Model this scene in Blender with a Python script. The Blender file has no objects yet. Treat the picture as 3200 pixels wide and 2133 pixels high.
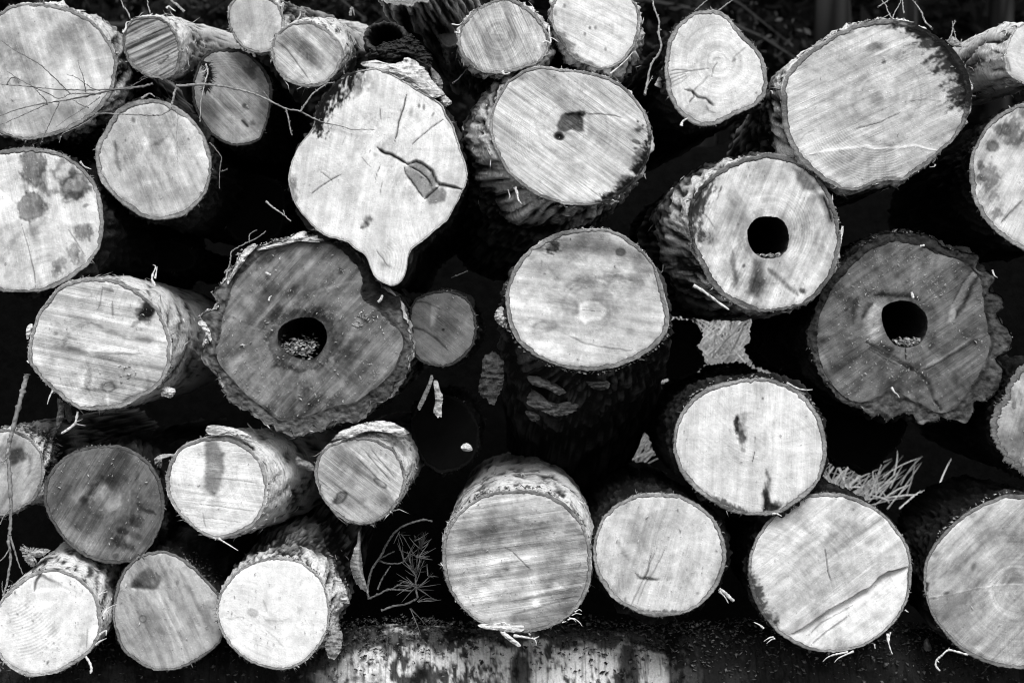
import bpy, math, random
import numpy as np
random.seed(7)
rng = np.random.default_rng(11)
S = bpy.context.scene
COL = S.collection

# ------------------------------------------------------------------ camera, world, sun, exposure
D, CZ = 6.0, 1.40                       # camera distance to the front of the pile, camera height (m)
cam = bpy.data.cameras.new("camera")
cam.sensor_width = 36.0
cam.lens = 36.0 * D / 3.2
cam.clip_start, cam.clip_end = 0.1, 500
cam.dof.use_dof = True
cam.dof.focus_distance = D
cam.dof.aperture_fstop = 4.0
cam_o = bpy.data.objects.new("camera", cam)
cam_o.location = (0, -D, CZ)
cam_o.rotation_euler = (math.radians(90), 0, 0)
COL.objects.link(cam_o)
S.camera = cam_o

SUN_EL, SUN_AZ = math.radians(46), math.radians(8)      # azimuth: from the camera side, a little to the right
wd = bpy.data.worlds.new("World"); S.world = wd; wd.use_nodes = True
nt = wd.node_tree
sky = nt.nodes.new("ShaderNodeTexSky"); sky.sky_type = 'NISHITA'; sky.sun_disc = False
sky.sun_elevation = SUN_EL
sky.sun_rotation = math.pi - SUN_AZ
bw = nt.nodes.new("ShaderNodeRGBToBW")                   # the photograph is black and white
bg = nt.nodes["Background"]; bg.inputs[1].default_value = 0.09
nt.links.new(sky.outputs[0], bw.inputs[0]); nt.links.new(bw.outputs[0], bg.inputs[0])
sl = bpy.data.lights.new("sun", 'SUN'); sl.energy = 1.5; sl.angle = math.radians(28)
so = bpy.data.objects.new("sun", sl); COL.objects.link(so)
so.rotation_euler = (math.radians(90) - SUN_EL, 0, SUN_AZ)
S.view_settings.view_transform = 'Standard'
S.view_settings.look = 'None'
S.view_settings.exposure = 1.05
S.view_settings.gamma = 1.0
S.cycles.filter_width = 1.1

# ------------------------------------------------------------------ coordinates: photograph pixels (3200 wide) are millimetres on the pile's front
TS = 1 / 2.24
TILE = {1: (0, 0), 2: (800, 0), 3: (1600, 0), 4: (2400, 0), 5: (0, 700), 6: (800, 700), 7: (1600, 700), 8: (2400, 700),
        9: (0, 1400), 10: (800, 1400), 11: (1600, 1400), 12: (2400, 1400)}
def sc(t): return 1.3605 if t == 'F' else TS
def N(t, pts):
    p = np.asarray(pts, float).reshape(-1, 2)
    if t == 'F': return p * 1.3605
    return p * TS + np.array(TILE[t])
def W(px, py, y=0.0):
    s = (D + y) / D
    return np.array([(px - 1600) / 1000 * s, y, CZ + (1066.5 - py) / 1000 * s])

# ------------------------------------------------------------------ numpy noise
def _h(ix, iy, seed):
    h = (ix.astype(np.int64) * 374761393 + iy.astype(np.int64) * 668265263 + int(seed) * 2147483647) & 0xFFFFFFFF
    h = ((h ^ (h >> 13)) * 1274126177) & 0xFFFFFFFF
    h = h ^ (h >> 16)
    return (h & 0xFFFF) / 65535.0
def vn(x, y, seed=0):
    x, y = np.broadcast_arrays(np.asarray(x, float), np.asarray(y, float))
    fx, fy = np.floor(x), np.floor(y)
    u, v = x - fx, y - fy
    u = u * u * (3 - 2 * u); v = v * v * (3 - 2 * v)
    a, b = _h(fx, fy, seed), _h(fx + 1, fy, seed)
    c, d = _h(fx, fy + 1, seed), _h(fx + 1, fy + 1, seed)
    return (a * (1 - u) + b * u) * (1 - v) + (c * (1 - u) + d * u) * v
def fbm(x, y, seed=0, o=4):
    t, a, s = 0, 0.5, 0
    for k in range(o):
        t = t + a * vn(x * 2 ** k + 17.3 * k, y * 2 ** k - 9.1 * k, seed + 31 * k); s += a; a *= 0.55
    return t / s
def ss(e0, e1, x):
    t = np.clip((x - e0) / (e1 - e0 + 1e-9), 0, 1)
    return t * t * (3 - 2 * t)

# ------------------------------------------------------------------ materials
def nodes(m):
    m.use_nodes = True
    return m.node_tree.nodes, m.node_tree.links
def math_n(nd, lk, op, a, b=None):
    n = nd.new("ShaderNodeMath"); n.operation = op
    for i, v in enumerate((a, b)):
        if v is None: continue
        if isinstance(v, (int, float)): n.inputs[i].default_value = v
        else: lk.new(v, n.inputs[i])
    return n.outputs[0]
def attr(nd, name):
    n = nd.new("ShaderNodeAttribute"); n.attribute_name = name
    return n
def vscale(nd, lk, v, s):
    n = nd.new("ShaderNodeVectorMath"); n.operation = 'MULTIPLY'; lk.new(v, n.inputs[0]); n.inputs[1].default_value = s
    return n.outputs[0]
def noise(nd, lk, v, scale=1.0, detail=3, rough=0.55):
    n = nd.new("ShaderNodeTexNoise"); n.inputs['Scale'].default_value = scale
    n.inputs['Detail'].default_value = detail; n.inputs['Roughness'].default_value = rough
    lk.new(v, n.inputs['Vector'])
    return n.outputs['Fac']
def cen(nd, lk, v, k):                          # (v - .5) * k
    return math_n(nd, lk, 'MULTIPLY', math_n(nd, lk, 'SUBTRACT', v, 0.5), k)

def wood_material():
    m = bpy.data.materials.new("sawn_wood"); nd, lk = nodes(m); P = nd["Principled BSDF"]
    alb = attr(nd, "alb").outputs['Fac']
    suv, puv, par = attr(nd, "suv").outputs['Vector'], attr(nd, "puv").outputs['Vector'], attr(nd, "par").outputs['Vector']
    rr = attr(nd, "rr").outputs['Vector']
    sp = nd.new("ShaderNodeSeparateXYZ"); lk.new(par, sp.inputs[0])
    s1 = cen(nd, lk, noise(nd, lk, vscale(nd, lk, suv, (0.0045, 0.11, 1)), 1, 4, 0.7), 3.0)
    s2 = cen(nd, lk, noise(nd, lk, vscale(nd, lk, suv, (0.007, 0.26, 1)), 1, 2, 0.6), 2.5)
    mk = nd.new("ShaderNodeMapRange"); lk.new(noise(nd, lk, puv, 0.0075, 3, 0.6), mk.inputs[0])      # the teeth bit deeper in some places
    mk.inputs[1].default_value = 0.36; mk.inputs[2].default_value = 0.66; mk.inputs[3].default_value = 0.28; mk.inputs[4].default_value = 1.25
    saw = math_n(nd, lk, 'MULTIPLY', math_n(nd, lk, 'MULTIPLY', math_n(nd, lk, 'ADD', s1, s2), sp.outputs[0]), mk.outputs[0])
    r1 = cen(nd, lk, noise(nd, lk, vscale(nd, lk, rr, (0.16, 1.2, 1)), 1, 2, 0.6), 2.2)
    r2 = cen(nd, lk, noise(nd, lk, vscale(nd, lk, rr, (0.010, 26, 1)), 1, 2, 0.6), 1.2)
    ring = math_n(nd, lk, 'MULTIPLY', math_n(nd, lk, 'ADD', r1, r2), sp.outputs[1])
    g = cen(nd, lk, noise(nd, lk, puv, 0.20, 2, 0.6), 0.34)
    g2 = cen(nd, lk, noise(nd, lk, puv, 0.022, 6, 0.68), 0.95)
    spk = noise(nd, lk, puv, 0.17, 1, 0.5)
    mr = nd.new("ShaderNodeMapRange"); lk.new(spk, mr.inputs[0])
    mr.inputs[1].default_value = 0.66; mr.inputs[2].default_value = 0.76
    speck = math_n(nd, lk, 'MULTIPLY', mr.outputs[0], sp.outputs[2])
    mr2 = nd.new("ShaderNodeMapRange"); lk.new(noise(nd, lk, puv, 0.11, 2, 0.6), mr2.inputs[0])
    mr2.inputs[1].default_value = 0.31; mr2.inputs[2].default_value = 0.22
    dk = math_n(nd, lk, 'MULTIPLY', mr2.outputs[0], -0.5)
    tot = math_n(nd, lk, 'ADD', math_n(nd, lk, 'ADD', saw, ring), math_n(nd, lk, 'ADD', g, g2))
    f = math_n(nd, lk, 'ADD', math_n(nd, lk, 'ADD', tot, dk), 1.0)
    f = math_n(nd, lk, 'MAXIMUM', f, 0.12)
    c = math_n(nd, lk, 'ADD', math_n(nd, lk, 'MULTIPLY', alb, f), math_n(nd, lk, 'MULTIPLY', speck, math_n(nd, lk, 'MULTIPLY', alb, 0.7)))
    c = math_n(nd, lk, 'MINIMUM', c, 0.9)
    cc = nd.new("ShaderNodeCombineXYZ")
    for i in range(3): lk.new(c, cc.inputs[i])
    lk.new(cc.outputs[0], P.inputs['Base Color'])
    P.inputs['Roughness'].default_value = 0.85
    P.inputs['Specular IOR Level'].default_value = 0.1
    b = nd.new("ShaderNodeBump"); b.inputs['Strength'].default_value = 0.7; b.inputs['Distance'].default_value = 0.003
    lk.new(math_n(nd, lk, 'ADD', math_n(nd, lk, 'ADD', tot, speck), 0.0), b.inputs['Height'])
    lk.new(b.outputs[0], P.inputs['Normal'])
    return m

def bark_material(name, rough=0.9, k1=0.9, k2=0.9, bump=0.8):
    m = bpy.data.materials.new(name); nd, lk = nodes(m); P = nd["Principled BSDF"]
    alb = attr(nd, "alb").outputs['Fac']; buv = attr(nd, "buv").outputs['Vector']
    a = cen(nd, lk, noise(nd, lk, vscale(nd, lk, buv, (0.020, 0.11, 1)), 1, 4, 0.65), 2.0 * k1)
    g = cen(nd, lk, noise(nd, lk, buv, 0.13, 4, 0.7), 1.6 * k2)
    tot = math_n(nd, lk, 'ADD', a, g)
    f = math_n(nd, lk, 'MAXIMUM', math_n(nd, lk, 'ADD', tot, 1.0), 0.06)
    c = math_n(nd, lk, 'MINIMUM', math_n(nd, lk, 'MULTIPLY', alb, f), 0.88)
    cc = nd.new("ShaderNodeCombineXYZ")
    for i in range(3): lk.new(c, cc.inputs[i])
    lk.new(cc.outputs[0], P.inputs['Base Color'])
    P.inputs['Roughness'].default_value = rough
    P.inputs['Specular IOR Level'].default_value = 0.15
    b = nd.new("ShaderNodeBump"); b.inputs['Strength'].default_value = bump; b.inputs['Distance'].default_value = 0.006
    lk.new(tot, b.inputs['Height']); lk.new(b.outputs[0], P.inputs['Normal'])
    return m

def plain_material(name, rough=0.9):
    """flakes, twigs, needles: colour per piece from the mesh, a little grain on top"""
    m = bpy.data.materials.new(name); nd, lk = nodes(m); P = nd["Principled BSDF"]
    alb = attr(nd, "alb").outputs['Fac']
    tc = nd.new("ShaderNodeTexCoord")
    g = cen(nd, lk, noise(nd, lk, tc.outputs['Object'], 160, 3, 0.6), 1.0)
    c = math_n(nd, lk, 'MULTIPLY', alb, math_n(nd, lk, 'ADD', g, 1.0))
    cc = nd.new("ShaderNodeCombineXYZ")
    for i in range(3): lk.new(c, cc.inputs[i])
    lk.new(cc.outputs[0], P.inputs['Base Color'])
    P.inputs['Roughness'].default_value = rough
    P.inputs['Specular IOR Level'].default_value = 0.15
    return m
WOOD = wood_material()
BARK = bark_material("bark")
BIRCH = bark_material("birch_bark", k1=0.35, k2=0.8)
RIM = bark_material("bark_section", k1=0.25, k2=0.8, bump=0.7)
FLAKE = plain_material("flake")
TWIG = plain_material("twig_bark")
LEAF = plain_material("foliage")

# ------------------------------------------------------------------ mesh helpers
def mesh_obj(name, V, faces, mat, parent=None, smooth=True, **attrs):
    me = bpy.data.meshes.new(name)
    V = np.asarray(V, np.float32)
    groups = faces if isinstance(faces, list) else [faces]
    groups = [np.asarray(g, np.int32) for g in groups if len(g)]
    nl = sum(g.size for g in groups); nf = sum(len(g) for g in groups)
    me.vertices.add(len(V)); me.vertices.foreach_set("co", V.ravel())
    me.loops.add(nl); me.polygons.add(nf)
    me.loops.foreach_set("vertex_index", np.concatenate([g.ravel() for g in groups]))
    tot = np.concatenate([np.full(len(g), g.shape[1], np.int32) for g in groups])
    st = np.concatenate([[0], np.cumsum(tot)[:-1]]).astype(np.int32)
    me.polygons.foreach_set("loop_start", st)
    if smooth: me.polygons.foreach_set("use_smooth", np.ones(nf, bool))
    me.update(calc_edges=True)
    for k, v in attrs.items():
        v = np.asarray(v, np.float32)
        if v.ndim == 1:
            a = me.attributes.new(k, 'FLOAT', 'POINT'); a.data.foreach_set("value", v)
        else:
            a = me.attributes.new(k, 'FLOAT_VECTOR', 'POINT'); a.data.foreach_set("vector", v.ravel())
    me.materials.append(mat)
    o = bpy.data.objects.new(name, me); COL.objects.link(o)
    if parent is not None: o.parent = parent
    return o
def empty(name, loc):
    o = bpy.data.objects.new(name, None); o.location = [float(v) for v in loc]; COL.objects.link(o)
    o.empty_display_size = 0.1
    return o
def tag(o, label=None, cat=None, group=None, kind=None):
    for k, v in (("label", label), ("category", cat), ("group", group), ("kind", kind)):
        if v: o[k] = v
    return o
def grid_faces(nu, nv, wrap=False):
    i = np.arange(nu - 1)[:, None]; j = np.arange(nv if wrap else nv - 1)[None, :]
    a = i * nv + j; b = i * nv + (j + 1) % nv
    return np.stack([a, b, b + nv, a + nv], -1).reshape(-1, 4)
class Soup:
    """collects small pieces that end up as one mesh"""
    def __init__(s): s.V, s.A, s.q, s.t, s.n = [], [], [], [], 0
    def add(s, V, F, alb):
        V = np.asarray(V, float); F = np.asarray(F)
        s.V.append(V); s.A.append(np.broadcast_to(np.asarray(alb, float), (len(V),)))
        (s.q if F.shape[1] == 4 else s.t).append(F + s.n); s.n += len(V)
    def build(s, name, mat, parent=None, smooth=False):
        fs = []
        if s.q: fs.append(np.concatenate(s.q))
        if s.t: fs.append(np.concatenate(s.t))
        return mesh_obj(name, np.concatenate(s.V), fs, mat, parent, smooth, alb=np.concatenate(s.A))
def catmull(P, n=8, closed=False):
    P = np.asarray(P, float); m = len(P); out = []
    if m < 3 and not closed:
        return np.linspace(P[0], P[-1], n)
    for i in range(m if closed else m - 1):
        p0, p1, p2, p3 = (P[(i + k) % m] if closed else P[min(max(i + k, 0), m - 1)] for k in (-1, 0, 1, 2))
        t = np.linspace(0, 1, n, endpoint=False)[:, None]
        out.append(0.5 * (2 * p1 + (p2 - p0) * t + (2 * p0 - 5 * p1 + 4 * p2 - p3) * t ** 2 + (3 * p1 - p0 - 3 * p2 + p3) * t ** 3))
    if not closed: out.append(P[-1:])
    return np.concatenate(out)
def tube_geo(path, r0, r1, n=6, flat=1.0, flat_dir=(0, 1, 0), wob=0.0):
    path = np.asarray(path, float); m = len(path)
    if wob: path = path + rng.normal(0, wob, path.shape)
    tg = np.gradient(path, axis=0); tg /= np.linalg.norm(tg, axis=1)[:, None] + 1e-9
    fd = np.asarray(flat_dir, float)
    a = fd - (tg @ fd)[:, None] * tg; bad = np.linalg.norm(a, axis=1) < 0.1
    a[bad] = np.cross(tg[bad], (0.3, 0.2, 0.9)); a /= np.linalg.norm(a, axis=1)[:, None]
    b = np.cross(tg, a)
    R = np.asarray(r1 if np.ndim(r1) else np.linspace(r0, r1, m), float)[:, None, None]
    th = np.arange(n) / n * 2 * math.pi
    V = path[:, None] + R * (np.cos(th)[None, :, None] * a[:, None] * flat + np.sin(th)[None, :, None] * b[:, None])
    F = grid_faces(m, n, True)
    return V.reshape(-1, 3), F
def wpath(t, pts, y, y1=None, n=6):
    p = catmull(N(t, pts), n)
    ys = np.linspace(y, y if y1 is None else y1, len(p))
    return np.array([W(a, b, c) for (a, b), c in zip(p, ys)])

# ------------------------------------------------------------------ outlines
TH = np.linspace(-math.pi, math.pi, 721)[:-1]
def polar(P, c):
    P = catmull(P, 10, True) - c
    a = np.arctan2(P[:, 1], P[:, 0]); r = np.hypot(P[:, 0], P[:, 1])
    o = np.argsort(a); a, r = a[o], r[o]
    r = np.interp(TH, np.concatenate([a - 2 * math.pi, a, a + 2 * math.pi]), np.tile(r, 3))
    k = np.array([1, 2, 1]) / 4
    for _ in range(2): r = np.convolve(np.concatenate([r[-1:], r, r[:1]]), k, 'valid')
    return r
def rat(r, a):
    return np.interp((a + math.pi) % (2 * math.pi) - math.pi, np.append(TH, math.pi), np.append(r, r[0]))
def centroid(P):
    x, y = P[:, 0], P[:, 1]; x1, y1 = np.roll(x, -1), np.roll(y, -1); k = x * y1 - x1 * y
    A = k.sum() / 2
    return np.array([((x + x1) * k).sum(), ((y + y1) * k).sum()]) / (6 * A)
def seg_dist(X, Y, P):
    """distance to a polyline, and the signed side of the nearest segment (+ is below a line drawn left to right)"""
    best = np.full(X.shape, 1e9); side = np.zeros(X.shape); along = np.zeros(X.shape)
    L = 0
    for (ax, ay), (bx, by) in zip(P[:-1], P[1:]):
        dx, dy = bx - ax, by - ay; l2 = dx * dx + dy * dy + 1e-9; l = math.sqrt(l2)
        t = np.clip(((X - ax) * dx + (Y - ay) * dy) / l2, 0, 1)
        d = np.hypot(X - ax - t * dx, Y - ay - t * dy)
        k = d < best
        side = np.where(k, np.sign(dx * (Y - ay) - dy * (X - ax)), side)
        along = np.where(k, L + t * l, along); best = np.where(k, d, best); L += l
    return best, side, along / max(L, 1e-9)
def inside(X, Y, P):
    r = np.zeros(X.shape, bool); n = len(P)
    for i in range(n):
        (ax, ay), (bx, by) = P[i], P[(i + 1) % n]
        if ay == by: continue
        c = ((ay > Y) != (by > Y)) & (X < (bx - ax) * (Y - ay) / (by - ay) + ax)
        r ^= c
    return r

STEP = 3.0        # face grid in mm
def features(X, Y, alb, h, feats, cx, cy, rw, seed, base, sa=0.0):
    ang = np.arctan2(Y - cy, X - cx); rad = np.hypot(X - cx, Y - cy); edge = rat(rw, ang) - rad
    wx = (fbm(X / 22, Y / 22, seed + 5, 3) - .5); wy = (fbm(X / 22, Y / 22, seed + 6, 3) - .5)
    su, sv = X * math.cos(sa) + Y * math.sin(sa), -X * math.sin(sa) + Y * math.cos(sa)
    fz = 1.1 * (fbm(su / 26, sv / 6, seed + 91, 3) - .5) + .7 * (fbm(X / 8, Y / 8, seed + 92, 2) - .5)       # the grain feathers the edge of a stain
    dk = lambda d, e: 1 - (1 - d) ** e if d > 0 else d
    for i, f in enumerate(feats):
        k = f[0]
        if k == 'b':                                   # blob: tile cx cy rx ry angle dark soft noise
            _, t, bx, by, rx, ry, an, dark, soft, nz = f
            (bx, by), = N(t, [(bx, by)]); rx *= sc(t); ry *= sc(t); an = math.radians(an)
            dx, dy = X - bx + wx * nz * rx * 1.2, Y - by + wy * nz * ry * 1.2
            u, v = dx * math.cos(an) + dy * math.sin(an), -dx * math.sin(an) + dy * math.cos(an)
            d = np.hypot(u / rx, v / ry)
            m = ss(1 + soft, 1 - soft, d + (fz * .8 if nz > .35 else 0)) * np.clip(1 - 0.35 * nz * fbm(X / 12, Y / 12, seed + i + 50, 3) - .5 * np.abs(fz) * (nz > .35), 0, 1)
            alb = alb * (1 - m * dark)
        elif k == 'o':                                 # outlined blob, darker at its edge
            _, t, bx, by, rx, ry, an, dark, wdt, nz = f
            (bx, by), = N(t, [(bx, by)]); rx *= sc(t); ry *= sc(t); an = math.radians(an)
            dx, dy = X - bx + wx * nz * rx * 1.2, Y - by + wy * nz * ry * 1.2
            u, v = dx * math.cos(an) + dy * math.sin(an), -dx * math.sin(an) + dy * math.cos(an)
            d = np.hypot(u / rx, v / ry)
            d = d + fz * .25
            alb = alb * (1 - dark * np.exp(-((d - 1) / wdt) ** 2)) * (1 - 0.5 * dark * ss(1.05, .9, d))
        elif k == 'l':                                 # line: tile pts width(px) dark wobble [depth]; a crack's inner shade is painted in
            _, t, pts, w, dark, wob = f[:6]
            dpt = f[6] if len(f) > 6 else 0.0
            wob = wob * (2.2 if w >= 7 else 1)
            d, s, al = seg_dist(X + wx * wob, Y + wy * wob, N(t, pts))
            w = w * np.clip(np.minimum(al, 1 - al) * 8, 0.35, 1)
            m = np.exp(-(d / (w * (.55 if w.max() < 5 else .75 if w.max() < 7 else 1))) ** 2)
            alb = alb * (1 - m * dk(dark, 1.5 if w.max() < 7 else 1.05) * np.clip(1 - .8 * np.abs(fz) * (w.max() > 6), 0, 1)); h = h - dpt * m
        elif k == 'g':                                 # ledge: tile pts side depth(mm) reach(px)
            _, t, pts, sd, dep, reach = f
            d, s, al = seg_dist(X + wx * 7, Y + wy * 7, N(t, pts))
            tap = np.clip(np.minimum(al, 1 - al) * 6, 0, 1)
            m = np.where(s * sd > 0, np.exp(-(d / reach) ** 1.3) * ss(0, 5, d), 0) * tap
            h = h - dep * m
        elif k == 'p':                                 # polygon: tile pts factor soft
            _, t, pts, fac, soft = f
            P = N(t, pts)
            m = inside(X + wx * 6, Y + wy * 6, P)
            d, _, _ = seg_dist(X + wx * 6, Y + wy * 6, np.vstack([P, P[:1]]))
            m = np.where(m, ss(-soft, soft, d), ss(soft, -soft, d))
            alb = alb * (1 + (fac - 1) * m * np.clip(1 - .45 * np.abs(fz), 0, 1))
        elif k == 'm':                                 # black mould along the rim: a0 a1 depth dark
            _, a0, a1, dep, dark = f
            a = (np.degrees(ang) - a0) % 360; span = (a1 - a0) % 360
            win = ss(0, 0.25 * span, a) * ss(span, 0.75 * span, a) * (a < span)
            n = fbm(su / 46, sv / 15, seed + 70 + i, 4) * .5 + fbm(su / 11, sv / 6, seed + 80 + i, 3) * .5
            q = win * np.clip(1.15 - edge / dep, 0, 1.2)
            m = ss(0.60, 0.86, n * 0.95 + q * 0.40) * ss(0, .2, q)
            alb = alb * (1 - m * dark)
        elif k == 'd':                                 # pit: tile cx cy rx ry angle depth(mm)
            _, t, bx, by, rx, ry, an, dep = f
            (bx, by), = N(t, [(bx, by)]); rx *= sc(t); ry *= sc(t); an = math.radians(an)
            dx, dy = X - bx + wx * rx * .8, Y - by + wy * ry * .8
            u, v = dx * math.cos(an) + dy * math.sin(an), -dx * math.sin(an) + dy * math.cos(an)
            h = h - dep * ss(1.15, 0.8, np.hypot(u / rx, v / ry))
        elif k == 'a':                                 # saw arcs: tile centre radius0 radius1 angle0 angle1 strength pitch(px)
            _, t, bx, by, q0, q1, a0, a1, st, pit = f
            (bx, by), = N(t, [(bx, by)]); q0 *= sc(t); q1 *= sc(t)
            rr = np.hypot(X - bx, Y - by); a = (np.degrees(np.arctan2(Y - by, X - bx)) - a0) % 360; span = (a1 - a0) % 360
            win = ss(q0, q0 + 25, rr) * ss(q1, q1 - 40, rr) * ss(0, 14, a) * ss(span, span - 14, a) * (a < span)
            w = np.sin((rr + 6 * fbm(X / 60, Y / 60, seed, 2)) * 2 * math.pi / pit)
            alb = alb * (1 + st * win * w); h = h + 0.6 * win * w
    return alb, h

def soft_flakes(soup, pos, out, n_dirs, size, alb):
    """one torn fibre: a thin tapering strip of two bent segments with real thickness"""
    out = np.asarray(out, float); side = np.cross(out, n_dirs); side /= np.linalg.norm(side) + 1e-9
    L, wd_ = size
    bend = np.array([rng.normal(0, .5), rng.normal(-.1, .4), rng.normal(-.3, .5)]) * L * .5
    p0, p1, p2 = pos, pos + out * L * .5, pos + out * L * .9 + bend
    nrm = np.cross(side, out); nrm /= np.linalg.norm(nrm) + 1e-9
    th = wd_ * .22
    V = [p0 - side * wd_ * .5, p0 + side * wd_ * .5, p1 + side * wd_ * .4, p1 - side * wd_ * .4, p2,
         p0 - nrm * th, p1 - nrm * th]
    F = [(0, 1, 2), (0, 2, 3), (3, 2, 4), (0, 3, 6), (0, 6, 5), (1, 5, 6), (1, 6, 2), (3, 4, 6), (2, 6, 4)]
    soup.add(V, F, alb)

LOGS = {}
def build_log(key, label, outline, y=0.0, L=2.0, tilt=(0, 0), rim=13, rim_alb=0.30, alb=0.55, bark='birch', saw=(-60, .25), ring=None, speck=0.3,
              cloud=0.25, streak=0.25, sscale=20, rays=.085, mott=.55, heart=0.0, jag=2.0, hole=None, centre=None, feats=(), wood=None, taper=0.93, flare=0.0, fringe=1.0, dust=0,
              yaw=0.0, pitch=0.0, split=None, collar=None, name="log", face_alb_edge=0.0):
    """one felled log: cut face, section of bark round it, bark mantle, torn fibres"""
    seed = 100 + len(LOGS) * 13
    P = N(*outline)
    c = centroid(P) if centre is None else N(*centre)[0]
    if hole is not None: c = centroid(N(*hole))
    cx, cy = c
    ro = polar(P, c)
    th = TH
    def per(f, sd, amp):                       # periodic noise round the outline
        return amp * (fbm(np.cos(th) * f + 40, np.sin(th) * f + 40, seed + sd, 4) - .5) * 2
    ro = ro + per(6, 1, jag * 1.2) + per(24, 2, jag * 1.3) + per(70, 9, jag * .9)
    if wood is not None: rw = np.minimum(polar(N(*wood), c), ro - 5)
    else: rw = ro - rim * .80 * (1 + per(2.2, 3, .75) + per(14, 4, .35)).clip(.3, 2)
    s = (D + y) / D / 1000; rim_alb = rim_alb * .82
    root = empty(name, W(cx, cy, y))
    root.rotation_euler = (pitch, 0, yaw)
    tag(root, label, "log", "cut logs stacked in the pile")
    LOGS[key] = dict(root=root, c=c, ro=ro, rw=rw, s=s, y=y, seed=seed)
    # ---- face
    Rm = rw.mean()
    if hole is None:
        n = int(np.clip(2 * Rm / STEP, 40, 270))
        g = np.linspace(-1, 1, n)
        gx, gy = np.meshgrid(g, g, indexing='ij')
        u, v = gx * np.sqrt(1 - gy ** 2 / 2), gy * np.sqrt(1 - gx ** 2 / 2)
        q, a = np.hypot(u, v), np.arctan2(v, u)
        r = q * rat(rw, a)
        F = grid_faces(n, n)
    else:
        rh = polar(N(*hole), c) + per(10, 21, 2.0)
        na, nr = int(2 * math.pi * Rm * .7 / STEP), int((rw - rh).mean() / STEP)
        aa = np.linspace(-math.pi, math.pi, na, endpoint=False)
        q = np.linspace(0, 1, nr)[:, None]; a = np.broadcast_to(aa[None], (nr, na))
        h0, w0 = rat(rh, aa)[None], rat(rw, aa)[None]
        r = h0 + (w0 - h0) * q
        F = grid_faces(nr, na, True)
    X, Y = (cx + r * np.cos(a)).ravel(), (cy + r * np.sin(a)).ravel()
    sa = math.radians(saw[0]); ca, sb = math.cos(sa), math.sin(sa)
    U, Vv = (X - cx) * ca + (Y - cy) * sb, -(X - cx) * sb + (Y - cy) * ca
    alb = alb * .90
    A = np.full(X.shape, alb)
    A = A * np.clip(1 + cloud * 3.6 * (fbm(X / 120, Y / 120, seed, 5) - .5) + mott * (fbm(X / 26, Y / 26, seed + 7, 5) - .5) * min(1, cloud * 4), .3, 1.5)
    wob = 20 * (fbm(X / 160, Y / 160, seed + 8, 2) - .5)
    A = A * np.clip(1 + streak * 3.4 * (fbm(U / 220, (Vv + wob) / sscale, seed + 9, 4) - .5), .25, 1.6)
    hx = 2.0 * (fbm(U / 420, Vv / 11, seed + 12, 2) - .5) * min(1.6, saw[1] * 4) + 5 * (fbm(X / 120, Y / 120, seed + 13, 3) - .5) \
        + 1.2 * (fbm(X / 18, Y / 18, seed + 14, 3) - .5)
    px, py = (cx, cy) if ring is None else N(ring[0], [ring[1:3]])[0]
    pa, pr = np.arctan2(Y - py, X - px), np.hypot(X - px, Y - py)
    A = A * (1 + rays * 2 * (fbm(np.cos(pa) * 26 + 40, np.sin(pa) * 26 + pr / 160, seed + 15, 3) - .5) * ss(10, 60, pr))          # rays of the wood
    rw_ = pr * (1 + .10 * (fbm(np.cos(pa) * 2 + 9, np.sin(pa) * 2 + 9, seed + 16, 3) - .5))
    A = A * (1 + (.05 + (ring[3] if ring else .05)) * 1.1 * (fbm(rw_ / 8, pa * .6, seed + 17, 2) - .5) * 2 * ss(Rm * 1.0, Rm * .25, pr))   # year rings
    for q in range(2):                                                                                              # curved chain saw marks
        ka = rng.uniform(0, 2 * math.pi); kd = Rm * rng.uniform(1.0, 2.2); kx, ky = cx + kd * math.cos(ka), cy + kd * math.sin(ka)
        kr = np.hypot(X - kx, Y - ky) + 5 * fbm(X / 70, Y / 70, seed + 18 + q, 2)
        m = ss(.52, .72, fbm(X / 130 + 7 * q, Y / 130, seed + 20 + q, 2))
        w = fbm(kr / rng.uniform(2.6, 4.2), np.arctan2(Y - ky, X - kx) * 3, seed + 24 + q, 2) - .5
        A = A * (1 + .27 * w * m)
    if heart: A = A * (1 - heart * ss(.75, .1, np.hypot(X - px, Y - py) / Rm + .35 * (fbm(X / 70, Y / 70, seed + 3, 3) - .5)))
    edge = rat(rw, np.arctan2(Y - cy, X - cx)) - np.hypot(X - cx, Y - cy)
    A, hx = features(X, Y, A, hx, feats, cx, cy, rw, seed, alb, sa)
    hx = hx - 2.0 * ss(10, 0, edge)
    A = alb * np.where(A < alb, (A / alb).clip(.001, None) ** 1.42, (A / alb) ** 1.1)
    A = np.clip(A, 0.006, 0.88)
    rad = np.hypot(X - px, Y - py) * (1 + .06 * (fbm(X / 90, Y / 90, seed + 2, 3) - .5))
    co = np.stack([(X - cx) * s, -hx / 1000, -(Y - cy) * s], -1)
    seedv = np.full(X.shape, seed * 1.7)
    pang = np.arctan2(Y - py, X - px)
    mesh_obj("cut_face", co, F, WOOD, root, True, alb=A, suv=np.stack([U, Vv, seedv], -1), puv=np.stack([X, Y, seedv], -1),
             par=np.tile((saw[1], ring[3] if ring else 0.06, speck), (len(X), 1)),
             rr=np.stack([rad, np.abs(pang), seedv], -1))
    # ---- section of the bark round the face
    na = int(2 * math.pi * ro.mean() / 3.2)
    aa = np.linspace(-math.pi, math.pi, na, endpoint=False)
    RW, RO = rat(rw, aa), rat(ro, aa)
    k = 8 if wood is None else 20
    rows, al, bu = [], [], []
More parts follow.
